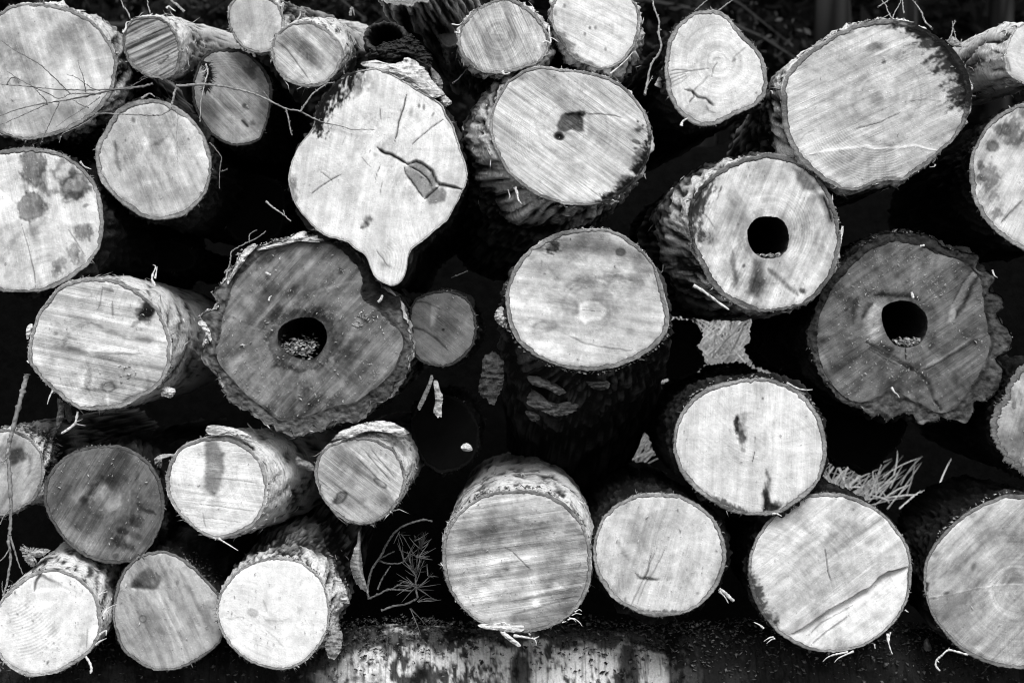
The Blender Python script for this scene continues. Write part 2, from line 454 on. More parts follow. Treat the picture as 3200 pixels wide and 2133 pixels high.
    for i, t in enumerate(np.linspace(0, 1, k)):
        rr_ = (RW - 3) + (RO - RW + 3) * t
        xx, yy = cx + rr_ * np.cos(aa), cy + rr_ * np.sin(aa)
        bump = (3 * (fbm(xx / 11, yy / 11, seed + 33, 3) - .5)) if wood is None else (22 * (fbm(xx / 17, yy / 17, seed + 33, 4) - .5) + 8 * t)
        yo = 1.0 + bump - (0.8 if 0 < t < 1 else -1.5)
        rows.append(np.stack([(xx - cx) * s, yo / 1000, -(yy - cy) * s], -1))
        e = rim_alb * (.45 + 1.1 * fbm(np.cos(aa) * 3 + 60, np.sin(aa) * 3 + 60, seed + 36, 3)) * ((0.55 + .9 * fbm(xx / 10, yy / 10, seed + 34, 4)) if wood is None else (.25 + 1.6 * fbm(xx / 16, yy / 16, seed + 34, 4) ** 1.3)) * (1.0 - .55 * math.exp(-((t - .14) / .12) ** 2))
        if t > .8: e = e * (0.45 + 3.6 * fbm(xx / 30, yy / 30, seed + 35, 3) ** 2) if bark != 'dark' or rim_alb > .3 else e * (.4 + 1.8 * fbm(xx / 30, yy / 30, seed + 35, 3) ** 2)
        al.append(e); bu.append(np.stack([xx, yy, np.full(na, seed)], -1))
    Ar = np.concatenate(al)
    Xr, Yr = np.concatenate(bu)[:, 0], np.concatenate(bu)[:, 1]
    mf = [((f[0][-1],) + tuple(f[1:])) for f in feats if f[0] == 'm' or f[0][0] == 'R']
    if mf: Ar, _ = features(Xr, Yr, Ar, Ar * 0, mf, cx, cy, ro, seed, alb)
    mesh_obj("bark_section", np.concatenate(rows), grid_faces(k, na, True), RIM, root, True, alb=np.clip(Ar, .012, .8), buv=np.concatenate(bu))
    # ---- mantle
    na = int(np.clip(2 * math.pi * ro.mean() / 5.5, 90, 340))
    aa = np.linspace(-math.pi, math.pi, na, endpoint=False)
    ds = np.concatenate([[0], np.cumsum(4.0 * 1.13 ** np.arange(200))]); ds = ds[ds < L * 1000]; ds = np.append(ds, L * 1000)
    RO = rat(ro, aa); Rs = rat(np.convolve(np.tile(ro, 3), np.ones(25) / 25, 'same')[720:1440], aa)
    S2, Dp = np.meshgrid(aa * ro.mean(), ds, indexing='xy')
    A2 = np.broadcast_to(aa[None], Dp.shape)
    n1 = fbm(np.cos(A2) * 3 + 20 + Dp / 260, np.sin(A2) * 3 + 20 - Dp / 260, seed + 41, 4)
    n2 = fbm(np.cos(A2) * 9 + 50, np.sin(A2) * 9 + Dp / 34, seed + 42, 3)          # runs round the stem
    n3 = fbm(np.cos(A2) * 22 + 90 + Dp / 40, np.sin(A2) * 22 + 7 + Dp / 40, seed + 43, 3)
    if bark == 'fibre': n2 = fbm(np.cos(A2) * 17 + 50 + Dp / 900, np.sin(A2) * 17 + Dp / 260, seed + 42, 4)
    fade = ss(0, 30, Dp)
    rough = {'birch': (7, 4, 4), 'grey': (14, 10, 12), 'dark': (16, 8, 16), 'plate': (18, 8, 16), 'fibre': (14, 14, 8)}[bark]
    disp = fade * ((n1 - .45) * 2 * rough[0] + (n2 - .5) * 2 * rough[1] + (n3 - .5) * 2 * rough[2])
    for ca_, hw_, gr_, ln_ in (collar or ()):              # the stem swells away from the cut, shaped to catch front light
        da = (A2 - math.radians(ca_) + math.pi) % (2 * math.pi) - math.pi
        disp = disp + gr_ * ss(0, ln_, Dp) ** .8 * np.exp(-(da / math.radians(hw_)) ** 2) * (.7 + .6 * n1)
    if split is not None:                                  # an open split running along the stem
        sd_ = np.exp(-(np.abs(A2 - math.radians(split[0]) + math.radians(split[1]) * Dp / 1000 + .05 * np.sin(Dp / 40)) * ro.mean() / 7) ** 2) * ss(5, 40, Dp)
        disp = disp - 16 * sd_
    tp = 1 + (taper - 1) * Dp / (L * 1000) + flare * ss(0, 350, Dp)
    Rb = (RO * (1 - fade) + Rs * fade) * tp + disp
    bx = Rb * np.cos(A2) * s + tilt[0] * Dp / 1000; bz = -Rb * np.sin(A2) * s + tilt[1] * Dp / 1000
    co = np.stack([bx, Dp / 1000 + 0.001, bz], -1).reshape(-1, 3)
    if bark == 'birch':
        m = ss(.34, .50, n1 * .5 + n2 * .5)
        ab = .05 + .70 * m * ss(.26, .44, n3 * .55 + n2 * .45) * (.75 + .5 * n1)
        ab = ab + .55 * ss(260, 40, Dp) * ss(.30, .46, n2) * (1 - ab)  # whitened towards the cut, front light put into the colour
    elif bark == 'grey': ab = .012 + .40 * ss(.46, .66, n1 * .4 + n3 * .6) + .62 * ss(190, 20, Dp) * ss(.38, .54, n2 * .6 + n3 * .4)  # grey bark also paler near the cut, in place of front light
    elif bark == 'plate': ab = .006 + .06 * ss(.52, .60, n3 * .55 + n1 * .45)
    elif bark == 'fibre': ab = .03 + .75 * ss(.42, .66, n2 * .8 + n1 * .2)
    else: ab = .006 + .035 * ss(.48, .7, n3 * .6 + n1 * .4)
    if split is not None: ab = ab * (1 - .96 * ss(.15, .6, sd_))  # shade inside the split darkened into the colour
    F = grid_faces(len(ds), na, True)
    # far end: closed with a cap
    capc = co[-na:].mean(0); co = np.vstack([co, capc[None]])
    ia = np.arange(na) + (len(ds) - 1) * na
    cap = np.stack([ia, np.roll(ia, -1), np.full(na, len(co) - 1)], -1)
    buv = np.stack([S2.ravel(), Dp.ravel(), np.full(S2.size, seed * 1.3)], -1)
    if bark == 'fibre': buv = buv[:, [1, 0, 2]]
    mesh_obj("bark_mantle", co, [F, cap], BARK, root, True, alb=np.append(np.clip(ab.ravel(), .008, .8), .02),
             buv=np.vstack([buv, buv[-1:]]))
    if bark in ('birch', 'grey'):
        sp = Soup(); Rg, nd_ = Rb, len(ds)
        for _ in range(150 if bark == 'birch' else 70):
            d = rng.uniform(.004, .55) ** 1.3; i = min(int(np.searchsorted(ds, d * 1000)), nd_ - 1); j = rng.integers(na)
            a = aa[j]; r = Rg[i, j] + 1
            p = np.array([r * math.cos(a) * s + tilt[0] * d, d, -r * math.sin(a) * s + tilt[1] * d])
            sg = rng.choice([-1, 1]); o = np.array([-math.sin(a) * sg, rng.normal(-.15, .3), -math.cos(a) * sg]) + .35 * abs(rng.normal()) * np.array([math.cos(a), 0, -math.sin(a)])
            o /= np.linalg.norm(o)
            soft_flakes(sp, p, o, np.array([math.cos(a), .2, -math.sin(a)]), (rng.gamma(2.2, 6) / 1000 + .004, rng.uniform(3, 11) / 1000),
                        float(rng.uniform(.45, .85) if rng.uniform() < .7 else rng.uniform(.02, .2)))
        tag(sp.build("bark_peel", FLAKE, root), kind="stuff")
    # ---- hollow
    if hole is not None:
        na = 110; aa = np.linspace(-math.pi, math.pi, na, endpoint=False); R0 = rat(rh, aa)
        ds2 = np.concatenate([[0, 3, 8], np.linspace(16, 700, 24)])
        S2, Dp = np.meshgrid(aa, ds2)
        Rr = R0[None] * (1 - .12 * ss(0, 500, Dp)) + 14 * (fbm(np.cos(S2) * 4 + Dp / 60, np.sin(S2) * 4 + 9, seed + 61, 3) - .5) * ss(0, 25, Dp)
        co = np.stack([Rr * np.cos(S2) * s, Dp / 1000 - .001, -Rr * np.sin(S2) * s], -1).reshape(-1, 3)
        F = grid_faces(len(ds2), na, True)
        co = np.vstack([co, co[-na:].mean(0)[None]]); ia = np.arange(na) + (len(ds2) - 1) * na
        cap = np.stack([ia, np.full(na, len(co) - 1), np.roll(ia, -1)], -1)
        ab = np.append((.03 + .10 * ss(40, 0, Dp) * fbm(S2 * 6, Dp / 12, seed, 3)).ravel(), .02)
        bu = np.stack([S2.ravel() * 80, Dp.ravel(), np.full(S2.size, seed)], -1)
        mesh_obj("hollow", co, [F, cap], BARK, root, True, alb=ab, buv=np.vstack([bu, bu[-1:]]))
    # ---- torn fibres along the edge
    if fringe:
        sp = Soup(); nf = int(ro.mean() * 1.0 * fringe)
        for _ in range(nf):
            a = rng.uniform(-math.pi, math.pi)
            if vn(a * 5 + 60, seed, seed) < .5: continue
            r = rat(ro, a) - rng.uniform(-1, 4)
            p = np.array([r * math.cos(a) * s, rng.uniform(-.001, .012), -r * math.sin(a) * s])
            tw = a + rng.normal(0, .9)
            o = np.array([math.cos(tw), rng.uniform(-.5, .5), -math.sin(tw)]); o /= np.linalg.norm(o)
            up = math.sin(-a)
            soft_flakes(sp, p, o, np.array([.1, -1, .2]), (rng.gamma(1.3, 3.2) / 1000 + .002, rng.uniform(2, 7) / 1000),
                        float(np.clip(rng.beta(1.2, 2.2) * .75, .03, .7)) * (1.0 if bark != 'dark' else .55))
        if sp.n: tag(sp.build("bark_fibres", FLAKE, root), kind="stuff")
    # ---- sawdust and crumbs stuck on the face
    if dust:
        sp = Soup()
        for _ in range(int(dust * 1.8)):
            a = rng.uniform(-math.pi, math.pi); q = math.sqrt(rng.uniform(.0, 1)) * .97
            r = q * rat(rw, a)
            if hole is not None and r < rat(rh, a) + 3: continue
            if vn(r * math.cos(a) / 50 + 9, r * math.sin(a) / 50 + 9, seed + 90) < rng.uniform(.15, .75): continue
            z = rng.gamma(1.6, .62) / 1000 + .0005
            b = np.array([r * math.cos(a) * s, -.0045, -r * math.sin(a) * s])
            e1 = rng.normal(0, 1, 3); e1[1] *= .3; e1 /= np.linalg.norm(e1); e2 = np.cross(e1, (0, 1, .2)); 
            V = [b - e1 * z * 1.6, b + e1 * z * 1.6, b + e2 * z * .8, b + np.array([0, -z * .9, 0])]
            sp.add(V, [(0, 1, 3), (1, 2, 3), (2, 0, 3)], rng.uniform(.22, .62))
        if sp.n: tag(sp.build("sawdust", FLAKE, root), kind="stuff")
    return root
def local(key, p):
    """a point of the world in the frame of a log (its Empty is not turned unless yaw or pitch is given)"""
    return np.asarray(p) - np.array(LOGS[key]['root'].location)
def strip(key, name, t, pts, w, alb=.7, dy=-.02, dy1=None, flat=.3, w1=None, n=6):
    """a torn sliver of wood or bark hanging from a log: a part of it"""
    y = LOGS[key]['y']
    p = wpath(t, pts, y + dy, None if dy1 is None else y + dy1)
    m = len(p); w1 = w * .25 if w1 is None else w1
    w, w1 = w * .55, w1 * .55
    R = np.linspace(w, w1, m) / 1000 * (1 + .25 * rng.normal(0, 1, m).clip(-1, 1)); R[-1] *= .3
    V, F = tube_geo(p, 0, R, n, flat, (0, 1, .3))
    a = np.clip(alb * (1 + .3 * rng.normal(0, 1, len(V))), .05, .85)
    return mesh_obj(name, local(key, V), F, FLAKE, LOGS[key]['root'], True, alb=a)
def slab_geo(t, pts, y, thick, dome=.01, rough=.004, n=18, sd=3, lean=0.0):
    """a plate of bark with its own outline, thickness and rough front"""
    P = N(t, pts); c = centroid(P); r = polar(P, c)
    r = r * (1 + .30 * (fbm(np.cos(TH) * 9 + 9, np.sin(TH) * 9 + 9, sd, 4) - .5))
    n = n * 2
    g = np.linspace(-1, 1, n); gx, gy = np.meshgrid(g, g, indexing='ij')
    u, v = gx * np.sqrt(1 - gy ** 2 / 2), gy * np.sqrt(1 - gx ** 2 / 2)
    q, a = np.hypot(u, v).ravel(), np.arctan2(v, u).ravel()
    X, Y = c[0] + q * rat(r, a) * np.cos(a), c[1] + q * rat(r, a) * np.sin(a)
    nz = fbm(X / 22 + Y / 60, Y / 8, sd + 1, 4) - .5 + .6 * (fbm(X / 9, Y / 9, sd + 4, 3) - .5)
    yf = y - dome * (1 - q ** 2) - rough * 2 * nz + lean * (c[1] - Y) / 1000
    V1 = np.array([W(a_, b_, c_) for a_, b_, c_ in zip(X, Y, yf)])
    V2 = np.array([W(a_, b_, c_ + thick) for a_, b_, c_ in zip(X, Y, yf)])
    F1 = grid_faces(n, n); m = n * n
    idx = np.arange(m).reshape(n, n)
    bd = np.concatenate([idx[:-1, 0], idx[-1, :-1], idx[:0:-1, -1], idx[0, :0:-1]]); b2 = np.roll(bd, -1)
    side = np.stack([bd, bd + m, b2 + m, b2], -1)
    return np.vstack([V1, V2]), np.vstack([F1, F1[:, ::-1] + m, side]), np.tile(nz, 2), np.tile(np.stack([X, Y, X * 0 + sd], -1), (2, 1))
def slab(t, pts, y, thick, alb, name, key=None, var=.55, **kw):
    V, F, nz, bu = slab_geo(t, pts, y, thick, **kw)
    a = np.clip(alb * (1 + var * 2 * nz), .015, .8)
    if key: return mesh_obj(name, local(key, V), F, BARK, LOGS[key]['root'], True, alb=a, buv=bu)
    c = V.mean(0); o = mesh_obj(name, V - c, F, BARK, None, True, alb=a, buv=bu); o.location = c
    return o

# ================================================================== the logs
B = build_log
B('L1', "big pale log end in the upper left corner, crossed by thin bare twigs",
  (1, [(0,85),(60,45),(180,22),(320,22),(460,50),(570,95),(660,160),(740,250),(800,350),(825,440),(812,520),(795,600),(755,690),(690,775),(580,855),(440,925),(300,965),(200,982),(100,965),(0,935),
       (-120,860),(-190,700),(-215,520),(-190,340),(-110,180)]), collar=((-10,60,26,110),), y=0.0, alb=.52, rim=11, saw=(72,.16), cloud=.3, streak=.18, bark='grey', speck=.25, tilt=(-.05,.03),
  ring=(1,120,540,.08), jag=2.5, fringe=1.2, dust=60,
  feats=[('b',1,150,490,150,110,60,.38,.7,.5),('b',1,480,240,160,60,-15,.35,.8,.7),('b',1,560,130,40,60,10,.45,.8,.7),('b',1,100,45,110,18,-15,.6,.7,.6),
         ('b',1,120,565,24,18,0,.4,.6,.4),('b',1,700,560,60,70,60,-.25,.9,.4),('b',1,90,930,60,40,0,-.4,.8,.4),('b',1,640,900,90,40,-40,-.1,.8,.3)])
B('L2', "small log end with strong dark slanting stripes and a white birch bark back",
  (1, [(1060,112),(1130,130),(1190,170),(1235,230),(1262,300),(1270,380),(1260,450),(1240,500),(1180,545),(1100,550),(1020,530),(950,485),(900,430),(870,360),(858,280),(870,210),(910,150),(980,120)]),
  collar=((-40,60,16,120),), y=-.02, alb=.30, rim=8, rim_alb=.20, saw=(-24,.45), streak=1.0, sscale=5.5, cloud=.15, bark='birch', tilt=(-.02,.13), L=2.0, taper=.95, fringe=.9,
  feats=[('l',1,[(1105,450),(1130,440),(1175,400),(1180,380)],4,.7,4,2),('b',1,1150,420,60,40,-30,.2,.6,.4),('b',1,1200,470,60,70,0,-.25,.8,.3)])
B('L3', "small pale log end at the top edge above the dark shaded log",
  ('F', [(590,-12),(625,-2),(645,22),(652,55),(645,90),(627,113),(602,122),(570,115),(545,95),(528,65),(523,30),(532,2),(555,-10)]),
  y=.03, alb=.50, rim=6, saw=(80,.12), cloud=.12, streak=.1, bark='grey', tilt=(.03,.13), L=2.0,
  feats=[('l',1,[(1690,310),(1730,275),(1748,235)],9,-.5,3),('b','F',560,20,30,40,20,.12,.8,.3)])
B('L4', "small log end with a grey heart and shaggy white bark, above the pale lobed log",
  (2, [(330,148),(400,155),(480,190),(550,250),(600,320),(612,370),(600,430),(570,500),(520,560),(450,600),(370,612),(290,600),(210,560),(150,500),(115,420),(103,350),(115,280),(150,230),(210,180),(270,155)]),
  collar=((-40,60,22,120),), y=-.03, alb=.52, rim=9, saw=(42,.22), streak=.28, cloud=.25, bark='birch', tilt=(-.01,.16), L=1.8, ring=(2,360,400,.12), heart=.12, fringe=1.3,
  feats=[('b',2,290,300,110,60,25,.45,.8,.6),('b',2,390,400,90,45,35,.4,.8,.5),('l',2,[(145,285),(220,350),(330,500),(380,570)],4,.45,3,1),('b',2,240,440,100,120,45,-.22,.7,.3),('b',2,560,380,20,60,10,.3,.7,.5),
         ('l',2,[(358,365),(360,430)],3,.4,2)])
B('L5', "dark grey log end in shade, behind the twig and under the small pale log",
  (1, [(1600,338),(1690,352),(1770,400),(1850,480),(1898,580),(1910,650),(1895,760),(1870,860),(1830,960),(1790,995),(1700,1022),(1600,1010),(1500,960),(1430,890),(1380,800),(1350,700),(1345,600),(1370,500),(1400,420),(1450,370),(1520,345)]),
  y=.12, alb=.22, rim=9, rim_alb=.06, saw=(45,.25), streak=.3, cloud=.4, bark='dark', L=2.2, ring=(1,1640,690,.14), dust=50,
  feats=[('a',1,1560,760,260,420,-130,-60,.16,8),('b',1,1770,450,50,80,20,.75,.7,1.2),('b',1,1840,640,40,120,10,.4,.8,.8),('b',1,1710,740,16,20,0,.6,.4,.3),('l',1,[(1690,840),(1720,870),(1740,890)],6,.7,4,2),('b',1,1770,860,20,18,0,.5,.5,.4),('l',1,[(1540,660),(1560,720),(1620,760)],7,.3,6),
         ('b',1,1440,800,70,160,-20,.3,.8,.4),('b',1,1640,920,110,70,20,-.45,.8,.4)])
B('L6', "round pale log end with a faint grey streaked heart, left of the pale lobed log",
  (1, [(1030,690),(1130,700),(1220,735),(1300,790),(1370,860),(1420,930),(1450,1000),(1475,1080),(1480,1160),(1470,1260),(1440,1350),(1390,1420),(1320,1490),(1220,1530),(1110,1542),(1010,1525),(920,1475),(830,1410),(760,1340),(700,1260),(675,1170),(665,1080),(680,1000),(730,920),(770,840),(820,770),(900,715)]),
  y=-.02, alb=.56, rim=15, rim_alb=.36, saw=(66,.15), streak=.22, cloud=.16, bark='dark', ring=(1,1060,1080,.07), jag=1.6, dust=90,
  feats=[('l',1,[(805,1000),(810,1080),(830,1150),(850,1195)],7,.5,6),('l',1,[(805,985),(800,1020),(812,1060)],8,.35,6),('b',1,935,840,14,22,-20,.5,.5,.3),('b',1,1010,1030,32,50,5,-.4,.6,.9),('l',1,[(1040,870),(1045,940),(1015,1010)],12,-.35,10),
         ('l',1,[(1160,960),(1110,1000),(1070,1010)],7,.35,8),('b',1,1060,880,220,90,70,.2,.8,.5),('b',1,1320,1030,160,60,55,.15,.8,.5),('b',1,1130,1360,190,40,5,.1,.7,.5),
         ('p',1,[(820,770),(900,715),(1030,690),(1040,720),(930,730),(850,790),(770,880)],.55,6)])
B('L7', "large log end at the left edge blotched with dark outlined stains",
  (1, [(720,1628),(690,1748),(630,1838),(540,1918),(450,1978),(350,2023),(240,2043),(100,2050),(-20,2030),(-150,1960),(-260,1860),(-340,1720),(-375,1560),(-350,1400),(-280,1260),(-170,1140),(-60,1075),(60,1040),(150,1030),
       (240,1030),(350,1045),(450,1080),(540,1140),(620,1220),(680,1310),(715,1420),(724,1530)]),
  collar=((20,60,22,90),), y=-.01, alb=.62, rim=13, rim_alb=.30, saw=(80,.16), streak=.15, cloud=.2, bark='dark', ring=(1,200,1480,.06), dust=90, fringe=1.1,
  feats=[('b',1,235,1160,82,120,5,.55,.25,.7),('o',1,235,1165,85,125,5,.35,.18,.7),('b',1,300,1260,40,100,-8,.5,.4,.7),('o',1,450,1190,70,80,0,.4,.2,.9),('o',1,530,1290,95,70,-35,.55,.3,.9),('b',1,540,1330,80,60,-30,.45,.4,.8),('o',1,500,1380,70,28,-25,.4,.25,.8),
         ('o',1,215,1450,105,85,-30,.45,.12,.6),('b',1,215,1450,100,80,-30,.48,.2,.5),('b',1,180,1300,40,50,0,.35,.4,.8),('b',1,600,1440,22,14,-20,.55,.4,.3),('l',1,[(300,1270),(330,1350),(420,1350),(470,1400)],10,.5,12),
         ('p',1,[(0,1330),(100,1450),(120,1530),(-60,1640),(-280,1560),(-200,1400)],1.30,4),('g',1,[(-20,1320),(100,1450),(120,1540)],-1,6,60),
         ('l',5,[(150,0),(190,130),(215,230),(240,340),(248,440)],4,.4,2,1.5),('l',5,[(155,0),(195,130),(221,230),(246,340)],4,-.35,2),('b',5,590,60,62,62,0,.6,.3,.7),('b',5,515,200,42,70,-15,.55,.3,.7),('b',5,560,240,30,50,-20,.35,.4,.7),('b',5,415,290,48,60,30,.5,.3,.9),('b',5,395,340,30,45,10,.45,.4,.7),
         ('b',5,230,45,50,40,0,.35,.5,.7),('b',5,470,30,60,40,0,.3,.5,.7),('l',5,[(480,40),(540,130),(600,230)],4,.35,4),('b',5,110,110,70,130,20,.12,.7,.5),('b',5,635,15,26,22,0,.5,.4,.5),('l',5,[(55,190),(80,130),(130,60)],10,.25,8)])
B('L8', "log end with one black stain near its upper right edge",
  (5, [(700,375),(790,385),(880,420),(970,470),(1060,540),(1120,610),(1160,690),(1190,780),(1203,860),(1197,950),(1175,1030),(1130,1110),(1060,1170),(970,1215),(900,1260),(830,1290),(700,1302),(590,1300),(520,1275),(440,1220),(360,1150),(290,1080),(230,1010),(198,950),(198,870),(210,790),(235,700),(265,620),(320,540),(380,470),(440,420),(540,385),(620,372)]),
  collar=((-38,50,34,170),), y=-.02, alb=.55, rim=13, rim_alb=.30, saw=(11,.28), streak=.3, cloud=.22, bark='birch', L=1.3, ring=(5,760,1100,.07), dust=220, fringe=1.5,
  feats=[('b',5,1045,585,50,76,12,.96,.3,.3),('b',5,1040,600,60,90,12,.6,.5,1),('b',5,1015,635,50,36,-30,.85,.4,.7),('b',5,970,615,28,32,0,.65,.5,.5),('b',5,950,695,18,45,50,.5,.4,.5),('l',5,[(640,680),(760,750),(900,800),(1150,830)],7,.35,6),('l',5,[(1060,830),(1190,790)],7,-.35,3),('l',5,[(570,880),(700,890),(900,880),(1160,900)],9,-.3,10),('l',5,[(640,890),(760,905),(1000,905)],6,.35,6),
         ('l',5,[(720,440),(790,470)],8,.55,4),('l',5,[(720,440),(700,560),(680,605)],4,.35,3),('l',5,[(785,540),(788,650)],5,.35,3),('b',5,615,1090,26,75,10,.45,.4,.6),('b',5,590,1160,50,20,0,.35,.5,.6),('o',5,760,1140,46,34,0,.45,.2,.3),('b',5,670,1160,60,12,5,.4,.5,.4),('l',5,[(752,1165),(755,1280)],6,-.4,1),
         ('b',5,390,765,16,12,0,.4,.5,.3),('b',5,455,820,14,46,20,.35,.5,.4),('l',5,[(470,790),(540,810)],6,.3,4),('b',5,510,870,50,14,10,.4,.6,.5),('b',5,740,940,60,14,8,.35,.6,.5),('b',5,1030,1120,24,40,20,.35,.6,.6),('b',5,350,960,60,30,-40,.25,.6,.5),('b',5,770,1060,120,90,0,.15,.7,.4),
         ('p',5,[(830,1290),(880,1215),(1000,1170),(1100,1120),(1050,1190),(940,1250)],.6,5),('b',5,1080,850,140,60,0,-.25,.8,.4),('b',5,680,420,150,40,-8,-.2,.8,.4)])
B('L9', "big dark hollow log end with ragged bark and chips in its hole, left of centre",
  (6, [(540,130),(620,150),(700,200),(780,300),(830,380),(880,430),(940,480),(1000,510),(1012,570),(1030,640),(1060,690),(1070,760),(1103,830),(1100,900),(1068,930),(1065,1000),(1050,1070),(1000,1095),(962,1130),(950,1190),(910,1225),(870,1240),(820,1235),(800,1270),(780,1330),(730,1370),(690,1385),(630,1365),(540,1385),(490,1440),(440,1450),(390,1420),(370,1450),(340,1480),(290,1490),(255,1475),(240,1440),(190,1450),(140,1440),(120,1400),(70,1400),(30,1370),
       (-92,1290),(-192,1230),(-252,1130),(-292,1030),(-352,980),(-387,930),(-367,860),(-332,800),(-342,740),(-372,690),(-382,640),(-322,600),(-252,580),(-292,500),(-282,450),(-222,400),(-192,340),(-142,290),(-112,220),(-52,170),(50,140),(200,115),(300,85),(420,100)]),
  y=-.01, alb=.165, rim_alb=.13, saw=(-48,.38), streak=.35, rays=.2, mott=1.1, cloud=.45, bark='grey', jag=6, ring=(6,325,805,.12), dust=900, speck=.5, fringe=1.3, L=2.2,
  hole=(6, [(250,670),(370,650),(450,680),(490,740),(497,810),(470,870),(430,920),(370,948),(290,940),(220,900),(165,860),(150,800),(165,730)]),
  wood=(6, [(540,150),(640,220),(720,310),(748,400),(735,470),(760,530),(850,600),(940,690),(1005,750),(1030,830),(1005,930),(960,1030),(880,1110),(780,1190),(690,1250),(560,1270),(420,1320),(300,1355),(160,1370),(60,1290),(-60,1200),(-170,1080),(-255,980),(-280,880),(-250,760),(-230,640),(-190,520),(-150,400),(-60,300),(20,230),(150,150),(330,120)]),
  feats=[('o',6,325,815,235,205,0,.45,.07,.25),('b',6,430,610,55,40,30,.7,.5,.6),('b',6,505,665,40,55,-25,.65,.5,.6),('b',6,150,620,60,35,-40,.65,.5,.5),('b',6,150,990,22,16,0,.8,.5,.4),('p',6,[(510,930),(620,820),(700,680),(760,640),(680,790),(540,975)],1.75,8),('p',6,[(540,975),(450,1040),(300,1200),(220,1330),(190,1340),(330,1130),(480,990)],1.45,18),
         ('b',6,280,560,110,40,0,-.6,.7,.5),('b',6,330,260,180,60,-5,-.15,.8,.6),('l',6,[(0,260),(130,210),(200,190)],14,.5,10),('l',6,[(0,320),(60,270),(110,250)],16,.5,12),('l',6,[(370,480),(500,450),(640,410),(730,400)],6,-.4,4),('p',6,[(370,490),(720,400),(720,520),(500,650),(420,560)],1.15,10),('p',6,[(700,530),(1000,760),(1010,900),(820,1130),(560,1230),(520,1010),(690,760)],.86,30),
         ('b',6,650,1300,240,30,-12,.35,.6,.6),('l',6,[(590,310),(595,350)],8,.55,4),('b',6,700,1050,120,40,-35,.35,.7,.8),('b',6,600,1190,150,50,-20,.25,.8,.6),('l',6,[(-20,1240),(60,1310),(130,1370)],13,.55,10),('Rp',6,[(520,100),(640,150),(790,290),(900,430),(1010,500),(1010,600),(900,600),(760,540),(735,440),(745,350),(640,230)],.22,8),('b',6,20,480,160,30,-10,.25,.7,.6),('b',6,50,720,130,30,-5,-.2,.7,.6),('b',6,0,850,160,40,-15,.2,.7,.6)])
